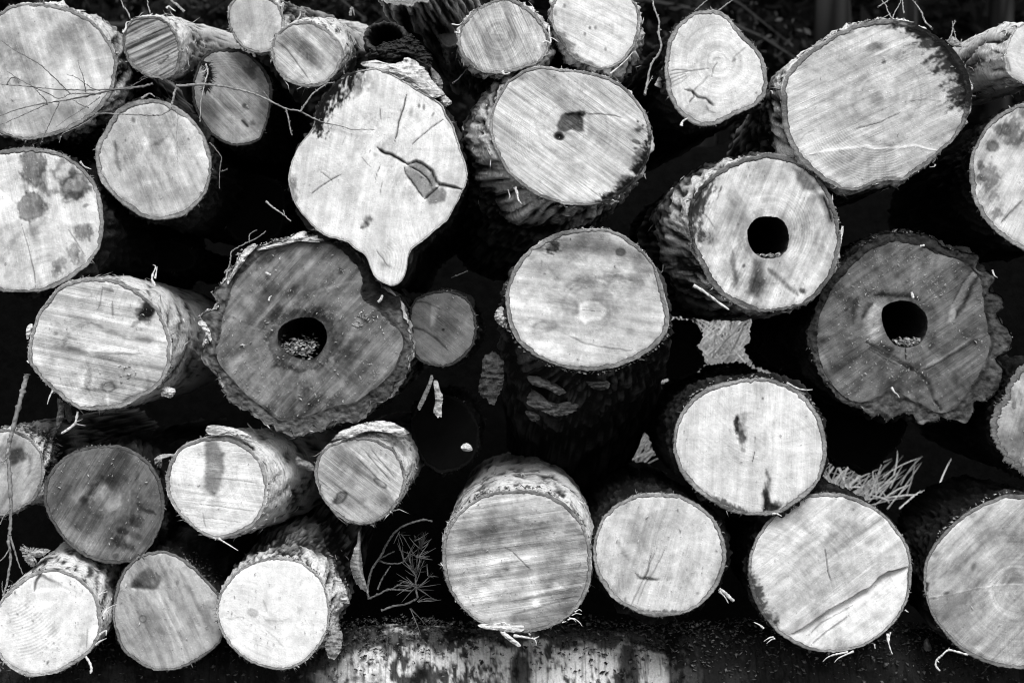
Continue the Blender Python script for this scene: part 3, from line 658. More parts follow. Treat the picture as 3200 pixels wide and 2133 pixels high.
B('L10', "large very pale cracked log end with a lobe at its foot",
  (2, [(850,480),(960,520),(1060,580),(1160,640),(1250,690),(1310,740),(1335,800),(1378,870),(1412,970),(1432,1040),(1462,1130),(1480,1230),(1467,1300),(1442,1340),(1420,1400),(1380,1470),(1340,1540),(1300,1578),(1250,1618),(1180,1678),(1110,1728),(1082,1760),(1066,1808),(1055,1878),(1040,1938),(1010,1978),(960,2000),(910,1990),(850,1958),(810,1898),(785,1828),(757,1780),(700,1748),(640,1698),(560,1673),(500,1658),(440,1623),(380,1568),
       (300,1470),(260,1400),(235,1320),(225,1240),(240,1150),(270,1080),(310,1000),(370,930),(400,880),(412,820),(430,760),(460,700),(500,640),(550,590),(610,540),(680,505),(760,485)]),
  centre=(2, [(840,1150)]), y=-.06, alb=.76, rim=4, rim_alb=.45, saw=(99,.15), streak=.12, cloud=.12, bark='dark', jag=1.5, ring=(2,930,1030,.05), dust=80, fringe=.7, L=2.2,
  feats=[('m',198,270,70,.95),('m',214,250,30,.95),('b',2,690,590,70,60,-35,.8,.7,1.6),('b',2,780,560,60,60,0,.5,.8,1.8),('b',2,520,660,60,40,-40,.7,.7,1.5),('b',2,245,1330,40,90,-12,.75,.5,.8),('b',2,440,770,60,60,0,.3,.8,.8),
         ('l',2,[(1055,660),(1030,760),(1000,850),(985,940),(968,1000)],4.2,.9,4,6),('l',2,[(1330,830),(1230,890),(1160,950),(1095,1010)],2.6,.75,4,3),('l',2,[(850,1030),(900,1070),(960,1085),(1010,1120),(1060,1150)],6,.95,6,9),('l',2,[(1060,1150),(1120,1130),(1170,1150),(1230,1200),(1260,1260),(1290,1295),(1360,1305),(1445,1328)],6.5,.95,5,10),
         ('l',2,[(1080,1165),(1140,1195),(1200,1245),(1235,1300)],4,.85,4,5),('l',2,[(1040,1170),(1050,1220),(1100,1280),(1140,1340),(1180,1390)],4,.75,5,5),('l',2,[(1180,1390),(1230,1350),(1280,1310)],6,.85,4,6),
         ('p',2,[(1055,1150),(1110,1135),(1170,1160),(1230,1220),(1270,1290),(1240,1330),(1200,1260),(1140,1190),(1080,1170)],.42,4),('p',2,[(1045,1180),(1090,1175),(1150,1215),(1220,1270),(1240,1330),(1180,1390),(1120,1310),(1060,1240)],.5,4),('p',2,[(1190,1390),(1260,1340),(1300,1310),(1335,1350),(1320,1410),(1210,1430)],.45,5),
         ('d',2,1140,1270,60,140,-38,4),('l',2,[(390,1355),(450,1310),(530,1255),(600,1220)],3,.7,4,3),('l',2,[(455,1205),(520,1250),(535,1275)],2.6,.5,3,2),('l',2,[(870,760),(873,850)],2.4,.6,2,2),('l',2,[(870,1150),(850,1210),(835,1260)],2.6,.6,3,2),('l',2,[(885,1260),(865,1390)],2.2,.4,3,2),('l',2,[(630,950),(600,1020)],2.4,.35,3),('l',2,[(740,1100),(780,1150),(810,1170)],2.2,.4,3),
         ('b',2,920,1010,70,50,-15,.3,.7,.6),('b',2,1085,780,14,40,10,.3,.6,.3),('b',2,1140,742,9,16,0,.6,.5,.3),('b',2,1175,748,9,22,0,.6,.5,.3),('b',2,1240,800,8,18,30,.55,.5,.3),('b',2,1130,810,22,26,0,.22,.7,.4),('b',2,535,1230,90,60,0,.14,.7,.5),('b',2,840,1080,18,14,0,.35,.6,.6),
         ('l',6,[(730,30),(760,15),(790,0)],8,.75,3,3),('l',2,[(755,1565),(790,1540),(815,1535)],10,.7,4,4),('l',6,[(840,180),(900,260),(930,300)],3,.5,4,2),('b',6,920,290,50,14,20,.35,.6,.7),('a',6,830,260,20,260,-60,40,.10,9),('b',2,540,1330,170,50,-5,.10,.8,.5),('p',2,[(900,520),(1260,690),(1240,650),(1000,540)],1.1,6)])
B('L11', "small dark round log end in shade, right of the big ragged hollow log",
  (6, [(1300,462),(1380,470),(1450,500),(1500,550),(1535,630),(1547,720),(1537,800),(1500,880),(1440,950),(1360,990),(1270,1000),(1180,975),(1110,925),(1085,850),(1080,760),(1075,650),(1085,570),(1130,515),(1205,477)]),
  y=.20, alb=.19, rim=7, rim_alb=.06, saw=(40,.2), streak=.2, cloud=.25, bark='dark', L=2.0, ring=(6,1330,720,.08), dust=40, speck=.15, fringe=.6,
  feats=[('p',6,[(1230,560),(1285,570),(1250,690),(1220,720)],1.7,5),('b',6,1340,690,80,110,15,.4,.6,.5),('l',6,[(1080,720),(1170,740),(1260,800),(1340,880)],5,.45,4,2),('l',6,[(1090,540),(1200,550),(1300,600)],4,.4,4),('l',6,[(1300,745),(1320,735)],6,.7,2,2),('b',6,1400,850,50,40,30,-.3,.7,.4)])
B('L12', "log end at the top with parallel saw lines and clear round growth rings",
  ('F', [(1170,-3),(1210,15),(1240,45),(1258,80),(1258,115),(1240,140),(1210,155),(1175,165),(1140,170),(1105,165),(1075,145),(1055,115),(1050,85),(1062,55),(1090,25),(1130,2)]),
  collar=((10,60,20,90),), y=.0, alb=.46, rim=9, rim_alb=.30, saw=(66,.60), streak=.25, cloud=.15, bark='grey', ring=(2,1705,250,.30), L=2.0, tilt=(0,.05), fringe=1.3,
  feats=[('b',3,170,60,60,110,-30,.5,.8,.6),('b',3,20,240,60,40,0,.2,.8,.4),('b',2,1500,420,100,60,40,-.12,.8,.3)])
B('L13', "bright pale log end at the top edge, right of the log with clear rings",
  (3, [(270,90),(280,170),(310,240),(360,320),(410,390),(460,430),(540,460),(620,485),(690,475),(760,440),(820,380),(865,310),(890,230),(897,150),(885,70),(850,0),(800,-60),(700,-100),(580,-110),(450,-95),(350,-50),(290,10)]),
  collar=((40,60,26,100),), y=.0, alb=.67, rim=8, rim_alb=.34, saw=(28,.18), streak=.14, cloud=.13, bark='grey', ring=(3,620,180,.09), L=2.0, fringe=.8,
  feats=[('b',3,545,195,8,12,0,.7,.5,.4),('b',3,585,195,10,14,0,.45,.5,.4),('b',3,508,240,10,14,0,.6,.5,.4),('b',3,655,345,8,14,0,.5,.5,.4),('b',3,760,265,30,20,0,.22,.6,.8),('m',105,178,30,.55),('b',3,300,90,14,20,0,.5,.6,.7),('b',3,370,40,10,14,0,.5,.6,.7),('b',3,540,450,30,18,0,.7,.6,.7)])
B('L14', "large log end with a dark kidney shaped knot and a small hole in its middle",
  (3, [(190,460),(330,480),(460,492),(580,515),(680,545),(760,590),(830,650),(890,720),(940,800),(970,880),(977,970),(967,1060),(930,1160),(880,1240),(820,1310),(740,1370),(640,1415),(540,1440),(420,1437),(300,1410),(180,1370),(70,1300),(0,1237),(-50,1180),(-100,1080),(-140,980),(-152,880),(-137,780),(-100,680),(-50,590),(0,545),(90,490)]),
  collar=((168,60,62,190),(105,40,42,150)), y=.0, alb=.56, rim=8, rim_alb=.28, saw=(36,.36), streak=.2, cloud=.18, bark='grey', tilt=(-.08,-.07), flare=.05, ring=(3,400,900,.08), L=1.9, fringe=1.2, dust=60,
  feats=[('p',3,[(310,880),(340,820),(400,785),(470,790),(500,830),(505,920),(460,925),(420,905),(370,930),(320,920)],.22,5),('d',3,410,855,100,66,-8,9),('b',3,487,798,32,24,0,.9,.5,.5),('b',3,330,955,34,26,10,.95,.4,.3),('d',3,330,955,36,28,10,14),('p',3,[(340,985),(390,940),(380,925),(360,960),(330,980)],.75,3),('l',3,[(510,800),(620,800),(720,810),(780,828)],3.2,.6,3,2),('l',3,[(510,820),(530,880),(500,940)],9,-.25,4),
         ('b',3,250,560,170,100,20,.22,.8,.5),('b',3,360,720,90,60,10,.3,.8,.6),('b',3,600,900,140,90,30,.14,.8,.4),
         ('m',345,78,36,.92),('b',3,880,905,22,20,0,.85,.5,.9),('b',3,880,850,8,8,0,.9,.5,.3),('b',3,915,880,9,9,0,.85,.5,.3),('b',3,905,1110,45,55,20,.9,.5,1),('b',3,880,1190,30,50,10,.8,.5,1),('b',3,790,1270,60,40,-30,.75,.5,1),('b',3,870,995,28,14,20,.8,.4,.6),('b',3,860,1040,14,10,0,.8,.5,.6),('b',3,670,1380,110,22,-25,.7,.6,1),
         ('b',3,560,1330,160,60,20,-.35,.8,.4),('a',3,330,960,150,420,140,240,.10,7),('b',3,40,560,60,30,-30,.4,.8,.5)])
B('L15', "pale egg shaped log end with a forked dark crack near its lower left",
  (3, [(1380,68),(1450,75),(1510,110),(1570,180),(1640,260),(1700,320),(1750,390),(1783,480),(1790,560),(1785,620),(1770,680),(1720,730),(1650,770),(1560,805),(1480,850),(1400,880),(1320,885),(1260,865),(1210,830),(1150,770),(1110,700),(1085,640),(1072,560),(1070,470),(1075,380),(1090,300),(1120,230),(1170,160),(1240,105),(1310,75)]),
  y=.0, alb=.70, rim=14, rim_alb=.34, saw=(-35,.07), streak=.06, cloud=.12, bark='dark', ring=(3,1440,440,.20), L=1.9, jag=2, tilt=(-.06,0), fringe=1.2,
  feats=[('l',3,[(1210,625),(1260,635),(1300,680),(1360,690),(1410,740)],5,.7,5,4),('l',3,[(1265,635),(1275,680),(1240,720)],4.5,.55,5,3),('b',3,1395,720,24,14,40,.5,.5,.4),('l',3,[(1265,640),(1340,570),(1380,530)],4,.35,5),
         ('l',3,[(1090,500),(1160,490),(1260,495),(1380,480)],3.2,.55,4,1.5),('l',3,[(1090,530),(1160,515),(1240,498)],2.6,.5,4,1.5),('l',3,[(1090,560),(1150,540),(1220,510)],2.6,.4,4,1.5),('l',3,[(1095,590),(1160,560),(1230,520)],2.6,.35,4,1),('l',3,[(1110,610),(1180,580),(1240,530)],2.6,.3,4,1),('l',3,[(1440,430),(1410,480),(1400,540)],2.4,.5,3,1.5),
         ('b',3,1555,420,20,12,-35,.5,.5,.5),('l',3,[(1540,410),(1600,360),(1640,330)],4,.3,4),('o',3,1290,760,70,50,0,.15,.2,.5),('l',3,[(1360,740),(1380,780),(1420,790)],5,.3,4),('b',3,1710,650,6,8,0,.6,.5,.3),('b',3,1380,420,110,80,0,.12,.8,.5)])
B('L16', "largest pale oval log end, with black mould along its top and right rim",
  (4, [(860,135),(960,145),(1060,180),(1150,225),(1240,290),(1310,360),(1370,440),(1410,540),(1425,650),(1415,750),(1390,830),(1350,910),(1290,990),(1210,1060),(1150,1120),(1080,1180),(1000,1230),(940,1265),(850,1265),(790,1275),(720,1300),(620,1330),(540,1325),(450,1295),(370,1250),(290,1180),(220,1110),(170,1040),(130,960),(105,860),(90,760),(90,660),(100,570),(130,510),(190,440),(270,370),(370,300),(480,230),(600,175),(720,145)]),
  collar=((175,40,26,120),), y=-.03, alb=.56, rim=17, rim_alb=.24, saw=(-25,.26), streak=.22, cloud=.16, bark='grey', ring=(4,790,680,.07), jag=2.5, fringe=1.4, dust=100, tilt=(.03,.0), speck=.5,
  feats=[('m',268,20,28,.9),('m',285,15,95,.85),('b',4,900,175,240,26,6,.7,.9,1.8),('b',4,1190,275,150,30,36,.7,.9,1.8),('b',4,760,320,40,24,0,.5,.7,1.2),('b',4,1370,500,36,120,-20,.8,.9,2),('b',4,1080,215,170,40,18,.85,.6,1),('b',4,740,330,60,25,-10,.5,.7,1),('b',4,930,390,70,30,-20,.35,.7,1),('b',4,430,270,200,22,-30,.4,.7,.8),
         ('b',4,760,690,48,40,-20,.42,.8,.4),('b',4,830,640,40,70,0,-.15,.8,.4),('l',4,[(590,910),(680,885),(760,865),(850,822),(930,785)],3,.6,5,2),('l',4,[(300,1085),(400,1060),(540,1045),(690,1025),(740,1045),(890,1040),(1020,1020),(1180,1055)],6,-.35,6,-2.5),('p',4,[(300,1090),(540,1050),(690,1030),(740,1050),(890,1045),(860,1200),(700,1260),(520,1240),(380,1150)],.82,10),('b',4,520,1110,100,28,-20,.35,.7,.7),('b',4,840,1015,40,20,15,.4,.7,.6),('b',4,710,970,40,24,30,.3,.8,.5),
         ('l',4,[(800,440),(825,432)],8,.7,2),('b',4,1070,740,40,20,-30,.25,.6,.8),('l',4,[(960,715),(1100,695),(1220,712)],2.4,.35,3),('l',4,[(220,990),(260,940),(340,900)],3,.35,4),('a',4,760,760,220,560,60,160,.12,8),('b',4,620,1010,80,30,35,.2,.8,.4)])
B('L17', "pale hollow log end with a round black hole",
  ('F', [(1760,353),(1810,360),(1850,380),(1890,420),(1912,460),(1926,505),(1931,550),(1923,600),(1906,640),(1880,675),(1845,700),(1800,712),(1755,718),(1710,708),(1670,688),(1630,650),(1605,600),(1590,550),(1580,490),(1600,440),(1640,400),(1690,370)]),
  collar=((182,62,62,200),), y=-.01, alb=.60, rim=15, rim_alb=.16, saw=(112,.22), streak=.25, cloud=.3, bark='grey', jag=3, ring=('F',1765,545,.10), L=1.5, fringe=1.6, dust=160, tilt=(-.03,0), flare=.04,
  hole=('F', [(1765,497),(1790,501),(1806,518),(1812,545),(1808,570),(1795,585),(1772,593),(1748,590),(1728,575),(1718,550),(1717,528),(1730,507),(1748,498)]),
  feats=[('p',4,[(180,1180),(240,1190),(330,1290),(340,1340),(250,1330),(200,1260)],.35,8),('p',4,[(340,1350),(400,1360),(450,1480),(470,1568),(420,1560),(380,1450)],.45,8),('l',4,[(385,1370),(420,1450),(445,1550)],5,.9,3,5),('l',4,[(260,1400),(310,1350),(380,1345)],9,-.3,5),('b',3,1690,1095,50,30,0,.75,.6,.8),('b',3,1350,1230,120,60,-30,.75,.6,.8),('b',3,1260,1360,70,70,0,.7,.6,.9),('b',3,1290,1480,60,60,0,.5,.7,.9),
         ('m',165,235,60,.8),('l',7,[(1545,190),(1550,300),(1570,420)],9,.55,7,2),('b',7,1560,390,40,70,0,.6,.6,.8),('p',7,[(1690,240),(1760,260),(1770,400),(1740,520),(1660,480),(1680,360)],.3,12),('b',7,1700,440,70,90,10,.6,.7,.9),('b',7,1620,290,14,14,0,.7,.5,.5),('l',8,[(0,310),(100,400),(210,510)],8,.55,6,3),('b',8,240,468,26,20,20,.9,.5,.5),('b',8,60,520,100,60,20,-.12,.7,.5),
         ('a',8,-20,40,150,400,-70,60,.10,8),('b',7,1400,100,60,40,0,.4,.6,.9),('b',7,1480,200,50,120,10,-.1,.7,.6),('b',7,1230,100,40,80,0,.45,.7,.9),('l',3,[(1330,1480),(1380,1530),(1420,1600)],4,.3,4)])
B('L18', "big dark hollow log end with scalloped bark at the right of the picture",
  (8, [(850,60),(950,50),(1060,60),(1150,90),(1220,150),(1330,180),(1430,210),(1480,220),(1470,270),(1455,310),(1500,330),(1560,325),(1590,400),(1560,430),(1560,470),(1620,490),(1670,540),(1660,590),(1612,620),(1640,690),(1690,740),(1715,810),(1690,870),(1640,910),(1595,940),(1630,990),(1645,1050),(1630,1120),(1600,1160),(1560,1220),(1500,1240),(1442,1245),(1440,1310),(1400,1390),(1330,1380),(1250,1370),(1205,1345),(1190,1390),(1120,1395),(1080,1405),(1040,1380),(1012,1325),(950,1330),(880,1350),(830,1365),(772,1325),(740,1350),(690,1320),(640,1290),(560,1270),(480,1220),(440,1150),(380,1080),(330,980),(300,900),(275,800),(280,720),(310,640),(340,560),(370,480),(420,390),(490,300),(570,220),(660,140),(760,90)]),
  y=.09, alb=.125, rim_alb=.10, saw=(-35,.32), streak=.3, rays=.2, mott=1.1, cloud=.42, bark='dark', jag=5, ring=(8,955,695,.10), dust=900, speck=.45, fringe=1.1, L=1.5,
  hole=(8, [(930,535),(1010,545),(1080,600),(1115,660),(1115,730),(1095,790),(1050,840),(980,860),(900,850),(850,800),(815,730),(797,650),(805,590),(860,550)]),
  wood=(8, [(890,120),(1060,150),(1200,210),(1320,245),(1420,300),(1480,360),(1505,480),(1515,600),(1540,720),(1560,850),(1520,980),(1450,1100),(1380,1200),(1300,1290),(1230,1320),(1160,1310),(1080,1260),(1000,1230),(920,1170),(850,1150),(760,1210),(650,1250),(540,1210),(450,1120),(380,1000),(350,900),(345,780),(360,650),(410,540),(460,430),(560,320),(680,210),(780,150)]),
  feats=[('p',8,[(690,640),(720,560),(790,560),(790,700),(800,810),(720,810),(670,740)],2.2,14),('l',8,[(660,670),(690,600),(730,550)],9,.75,4,2),('l',8,[(750,490),(840,490),(920,500),(1010,495),(1060,530)],8,.75,7,2),('b',8,790,490,40,30,0,.6,.6,.6),('p',8,[(1440,320),(1470,350),(1390,500),(1290,690),(1250,700),(1290,560),(1360,420)],1.7,5),('l',8,[(1475,350),(1390,520),(1320,650)],8,.8,5,5),('l',8,[(1440,310),(1360,420),(1290,560)],4,.5,4,3),('l',8,[(1440,310),(1435,250)],5,.6,3),
         ('l',8,[(680,830),(780,880),(900,940),(1040,1030),(1110,1100),(1150,1180),(1170,1260)],7,.6,5,4),('l',8,[(690,850),(800,910),(920,970),(1040,1040)],4,.5,5,2),('l',8,[(700,870),(800,930),(900,990)],4,.45,5,2),('l',8,[(1170,1230),(1220,1310)],6,.65,3,3),('l',8,[(1070,1010),(1180,960),(1290,890),(1400,820),(1550,760)],5,-.9,6,-2),('l',8,[(1080,1025),(1190,975),(1300,905),(1420,835)],4,.5,6,1),('b',8,1150,930,60,40,-40,-.8,.8,.6),('b',8,840,870,60,16,25,.7,.6,.5),('l',8,[(960,865),(968,950)],4,.7,4,2),
         ('b',8,610,560,18,70,10,.6,.6,.6),('b',8,600,650,22,40,0,.6,.6,.6),('b',8,545,600,14,12,0,.55,.5,.5),('b',8,1100,200,40,130,5,.35,.7,.7),('b',8,830,180,40,60,5,.45,.7,.7),('b',8,950,320,130,120,0,-.2,.8,.4),('b',8,1210,280,60,140,30,-.3,.8,.5),('p',8,[(860,1150),(900,1120),(1000,1190),(1150,1310),(1090,1290),(980,1220)],1.8,8),('b',8,390,960,25,90,-28,-.6,.6,.5),('b',8,1400,1050,120,100,-45,-.25,.8,.6),('b',8,1130,610,60,80,0,-.15,.8,.4),('Rp',8,[(900,30),(1200,100),(1480,220),(1430,300),(1200,220),(1050,150),(890,120),(700,200),(460,430),(350,650),(340,800),(350,900),(250,900),(250,700),(400,400),(650,120)],.35,8),('b',8,1260,720,120,90,0,-.15,.8,.5)])  # Rp darkens the upper left bark, its shade put into the colour
B('L19', "log end with a pale kidney shaped spot in its middle, above scaly dark bark",
  (7, [(600,30),(700,45),(790,80),(870,140),(940,210),(1000,290),(1040,380),(1065,460),(1088,550),(1102,640),(1097,720),(1062,800),(1002,860),(930,910),(840,960),(740,1000),(620,1022),(500,1022),(380,1007),(260,972),(160,922),(80,862),(20,790),(-20,700),(-42,600),(-45,480),(-25,390),(10,310),(60,240),(130,170),(220,105),(320,62),(450,36)]),
  collar=((92,60,60,200),), y=-.01, alb=.54, rim=15, rim_alb=.26, saw=(8,.10), streak=.2, cloud=.25, bark='plate', tilt=(0,-.30), flare=.05, ring=(7,560,620,.06), L=1.5, taper=.9, fringe=1.3, dust=70,
  feats=[('b',7,620,630,130,95,10,.32,.6,.4),('p',7,[(330,540),(380,500),(450,540),(480,600),(470,650),(360,630)],.78,7),('b',7,285,160,58,54,20,.98,.35,.5),('b',7,210,170,60,22,20,.7,.7,.6),('p',7,[(320,110),(480,60),(640,60),(820,150),(900,230),(760,230),(600,240),(440,200),(340,190)],.42,34),('b',7,880,300,90,120,20,.35,.9,.5),('b',7,560,420,230,90,5,.22,.9,.8),('b',7,760,195,30,24,0,.4,.4,.4),('o',7,760,195,30,24,0,.4,.25,.4),('b',7,690,320,70,60,0,.4,.7,.8),('b',7,780,380,100,24,10,.35,.7,.7),('b',7,810,320,50,45,0,-.25,.7,.3),  # the broad polygon near the top paints in shade from the log above
         ('b',7,560,410,170,40,-10,.28,.8,.8),('b',7,440,420,150,30,-12,.22,.8,.7),('l',7,[(600,390),(680,440),(760,540)],9,-.2,10),('p',7,[(475,560),(540,530),(610,545),(655,585),(660,630),(620,670),(560,675),(515,695),(480,680),(440,640),(470,620)],1.75,6),('b',7,100,580,190,110,10,-.5,.8,.4),('b',7,240,700,80,40,10,.12,.6,.8),('o',7,220,720,80,35,-5,.2,.3,.7),('l',7,[(370,770),(440,800),(520,840),(640,860),(860,890)],4.5,.3,6,1),('b',7,150,830,200,90,30,-.45,.8,.4),('b',7,840,560,120,200,0,.10,.8,.4),('l',7,[(480,600),(560,605),(640,610)],2.2,.4,4),('b',7,720,298,5,10,0,.8,.4,.2),('b',7,410,105,6,8,0,.7,.4,.2),('b',7,230,350,10,6,0,.5,.4,.2),('b',7,620,260,120,40,25,-.15,.8,.5)])
B('L20', "bright pale log end with a dark slit shaped knot and a black crack below",
  ('F', [(1730,868),(1780,872),(1830,895),(1870,935),(1893,985),(1899,1035),(1891,1080),(1866,1125),(1830,1155),(1790,1178),(1740,1183),(1690,1179),(1650,1161),(1600,1126),(1565,1086),(1548,1040),(1548,990),(1563,950),(1600,905),(1650,880)]),
  collar=((-40,60,20,90),(60,50,20,90)), y=-.05, alb=.70, rim=14, rim_alb=.34, saw=(93,.16), streak=.14, cloud=.10, bark='dark', ring=('F',1720,1020,.05), L=1.5, fringe=1.2, dust=60,
  feats=[('b',7,1610,1430,40,100,-8,.45,.5,.6),('b',7,1575,1410,16,70,0,.95,.4,.5),('b',7,1610,1480,22,50,-20,.8,.5,.7),('d',7,1580,1430,26,80,-5,10),('b',7,1640,1350,40,40,0,.2,.7,.5),('l',7,[(1700,1480),(1700,1540)],2.4,.7,2,2),('l',11,[(1698,20),(1690,70),(1680,100)],2.4,.7,2,2),('b',7,1755,1220,9,9,0,.6,.5,.3),('l',12,[(-10,140),(5,230),(5,330)],7,.65,6,2),('p',12,[(-20,240),(0,300),(20,380),(90,410),(60,450),(-30,440)],.10,6),('l',11,[(1770,300),(1775,380),(1760,440)],9,.9,6,5),('b',12,60,395,60,30,10,.85,.6,.9),('m',85,135,22,.7),('b',11,1620,10,16,20,0,.5,.6,.5)])
B('L21', "small log end at the left edge behind a thin upright branch",
  ('F', [(20,985),(60,1000),(90,1030),(102,1065),(98,1105),(80,1145),(45,1170),(0,1185),(-50,1180),(-90,1150),(-110,1100),(-105,1050),(-80,1010),(-30,988)]),
  y=.06, alb=.42, rim=9, rim_alb=.28, saw=(-62,.2), streak=.25, cloud=.25, bark='grey', ring=(9,40,60,.15), L=2.0, dust=40,
  feats=[('p',9,[(75,10),(150,-10),(180,50),(185,80),(80,120),(60,60)],.32,6),('b',9,60,30,130,100,0,.35,.4,.4),('l',9,[(190,30),(220,100),(200,190)],7,.4,5),('b',9,40,240,70,50,0,-.2,.8,.4)])
B('L22', "dark grey log end with black mouldy spots at its lower right",
  ('F', [(235,1022),(285,1025),(330,1050),(360,1085),(376,1130),(378,1175),(365,1220),(340,1262),(305,1288),(260,1295),(210,1285),(165,1258),(125,1210),(105,1170),(100,1130),(112,1090),(145,1050),(190,1028)]),
  y=.02, alb=.125, rim=10, rim_alb=.12, saw=(-58,.42), streak=.35, cloud=.3, bark='dark', ring=(9,700,340,.14), L=2.2, dust=160, speck=.3,
  feats=[('b',9,740,360,115,115,0,-1.3,.5,.4),('b',9,690,320,60,60,0,-.4,.5,.5),('o',9,720,340,140,140,0,.2,.12,.4),('b',9,560,320,60,50,20,-.6,.7,.5),('b',9,780,240,70,50,35,.6,.6,.7),('b',9,590,355,30,30,0,.7,.6,.4),('l',9,[(690,240),(660,290),(620,320)],11,.5,6),('b',9,955,520,50,42,15,.75,.4,.8),('b',9,855,578,40,28,15,.75,.4,.7),('b',9,840,665,55,40,35,.75,.4,.8),('b',9,910,690,40,26,30,.65,.5,.8),('b',9,805,755,26,18,0,.65,.5,.8),('l',9,[(965,380),(1000,420),(1070,460)],11,.6,12),('b',9,940,610,60,22,20,.55,.5,.8),
         ('b',9,430,560,180,90,40,-.5,.8,.5),('b',9,650,690,200,60,25,-.55,.8,.4),('b',9,1040,250,90,140,-20,-.5,.8,.5),('b',9,570,110,120,70,-40,-.4,.8,.5),('b',9,820,150,90,160,10,.4,.8,.6),('l',9,[(905,200),(910,350),(900,520)],5,-.4,2),('b',9,960,200,14,40,0,.5,.5,.8),('b',9,540,540,34,24,20,.45,.6,.9),('b',9,960,730,70,30,-20,-.5,.8,.4),('b',9,480,440,20,70,40,.35,.7,.5)])
B('L23', "bright log end with an upright grey band and a loose bark flap on top",
  ('F', [(485,1003),(540,1010),(580,1035),(605,1070),(615,1110),(612,1150),(595,1190),(565,1218),(530,1232),(490,1236),(455,1220),(420,1190),(390,1150),(381,1105),(388,1065),(410,1030),(445,1010)]),
  collar=((-25,60,48,170),), y=-.03, alb=.74, rim=10, rim_alb=.36, saw=(6,.22), streak=.14, cloud=.10, bark='birch', tilt=(.13,-.02), ring=(9,1480,200,.10), L=1.1, dust=60, fringe=.9,
  feats=[('p',9,[(1435,-30),(1520,-30),(1560,40),(1570,130),(1545,260),(1500,335),(1440,290),(1440,100)],.42,8),('p',9,[(1420,130),(1450,100),(1450,260),(1420,300)],.8,10),('p',9,[(1470,330),(1540,330),(1530,450),(1480,480)],.8,12),('l',9,[(1185,250),(1300,285),(1440,310)],5,-.2,4),('l',9,[(1440,210),(1600,215),(1792,240)],4,.25,4,1),('l',9,[(1400,390),(1560,410),(1792,440)],3,.35,4,1.2),('l',9,[(1420,450),(1440,560)],3,.3,4,1),('l',9,[(1370,480),(1560,500),(1700,520)],3,.3,5,1.2),('b',9,1560,40,16,14,0,.5,.6,.5),('a',9,1480,190,130,330,10,80,.10,7),('b',9,1300,480,90,60,45,-.1,.8,.4),
         ('p',9,[(1435,-80),(1520,-80),(1520,-20),(1435,-20)],.5,8)])
B('L24', "small log end with diagonal saw steps and bright torn bark on its top",
  ('F', [(820,1003),(860,1007),(900,1029),(922,1060),(932,1090),(928,1125),(910,1160),(880,1190),(840,1203),(800,1198),(765,1175),(738,1140),(724,1100),(725,1060),(745,1030),(780,1010)]),
  collar=((-45,50,26,100),), y=-.01, alb=.40, rim=8, rim_alb=.24, saw=(38,.42), streak=.25, cloud=.22, bark='birch', ring=(10,740,250,.06), L=2.0, dust=70, fringe=1.3,
  feats=[('g',10,[(640,-20),(760,100),(850,200),(940,310),(1000,400)],-1,5,40),('p',10,[(640,-20),(760,100),(850,200),(940,310),(985,400),(1050,300),(1060,150),(980,20),(850,-60)],1.30,6),('o',10,870,245,48,20,38,.55,.2,.3),('o',10,590,345,44,30,-45,.6,.25,.5),('b',10,560,360,40,18,-40,.5,.5,.6),('b',10,560,90,120,60,0,.3,.8,.9),('b',10,900,360,80,50,20,.35,.6,.6),('p',10,[(470,330),(560,390),(640,460),(720,520),(640,500),(530,430)],1.7,8),('b',10,760,430,60,50,0,-.3,.8,.4),('l',10,[(700,60),(860,220)],3,.4,3,1),('l',10,[(760,20),(940,230)],4,.45,3,2),('l',10,[(800,0),(980,220)],4,.4,3,2),('b',10,740,370,30,20,-40,.3,.6,.5)])
B('L25', "very bright log end in the bottom left corner with a shallow wedge cut",
  (9, [(390,840),(470,855),(550,900),(620,960),(670,1040),(702,1130),(712,1220),(700,1300),(660,1380),(600,1450),(520,1510),(420,1560),(310,1590),(210,1596),(110,1565),(30,1500),(-20,1430),(-45,1330),(-48,1220),(-25,1120),(15,1050),(90,970),(175,900),(275,855)]),
  collar=((-55,55,34,120),), y=-.05, alb=.80, rim=11, rim_alb=.44, saw=(100,.06), streak=.08, cloud=.10, bark='birch', ring=(9,370,1280,.05), L=1.5, tilt=(0,.08), dust=120, fringe=1.3,
  feats=[('g',9,[(280,870),(240,950),(245,1010)],-1,12,60),('l',9,[(280,880),(245,940),(240,1000)],5,.5,3,4),('p',9,[(270,900),(340,880),(420,960),(340,1050),(250,1000)],.80,12),('b',9,210,1060,30,70,10,.25,.7,.8),('b',9,370,1280,30,45,15,.30,.7,.8),('a',9,20,900,200,640,35,85,.12,10),('p',9,[(615,1260),(700,1230),(690,1300),(610,1410)],1.15,3),('l',9,[(612,1250),(605,1400)],3,.3,2,2),('b',9,105,1010,5,14,0,.7,.4,.3),('l',9,[(0,1290),(80,1310),(170,1335)],6,-.1,4),('l',9,[(590,1290),(560,1380)],9,.25,8)])
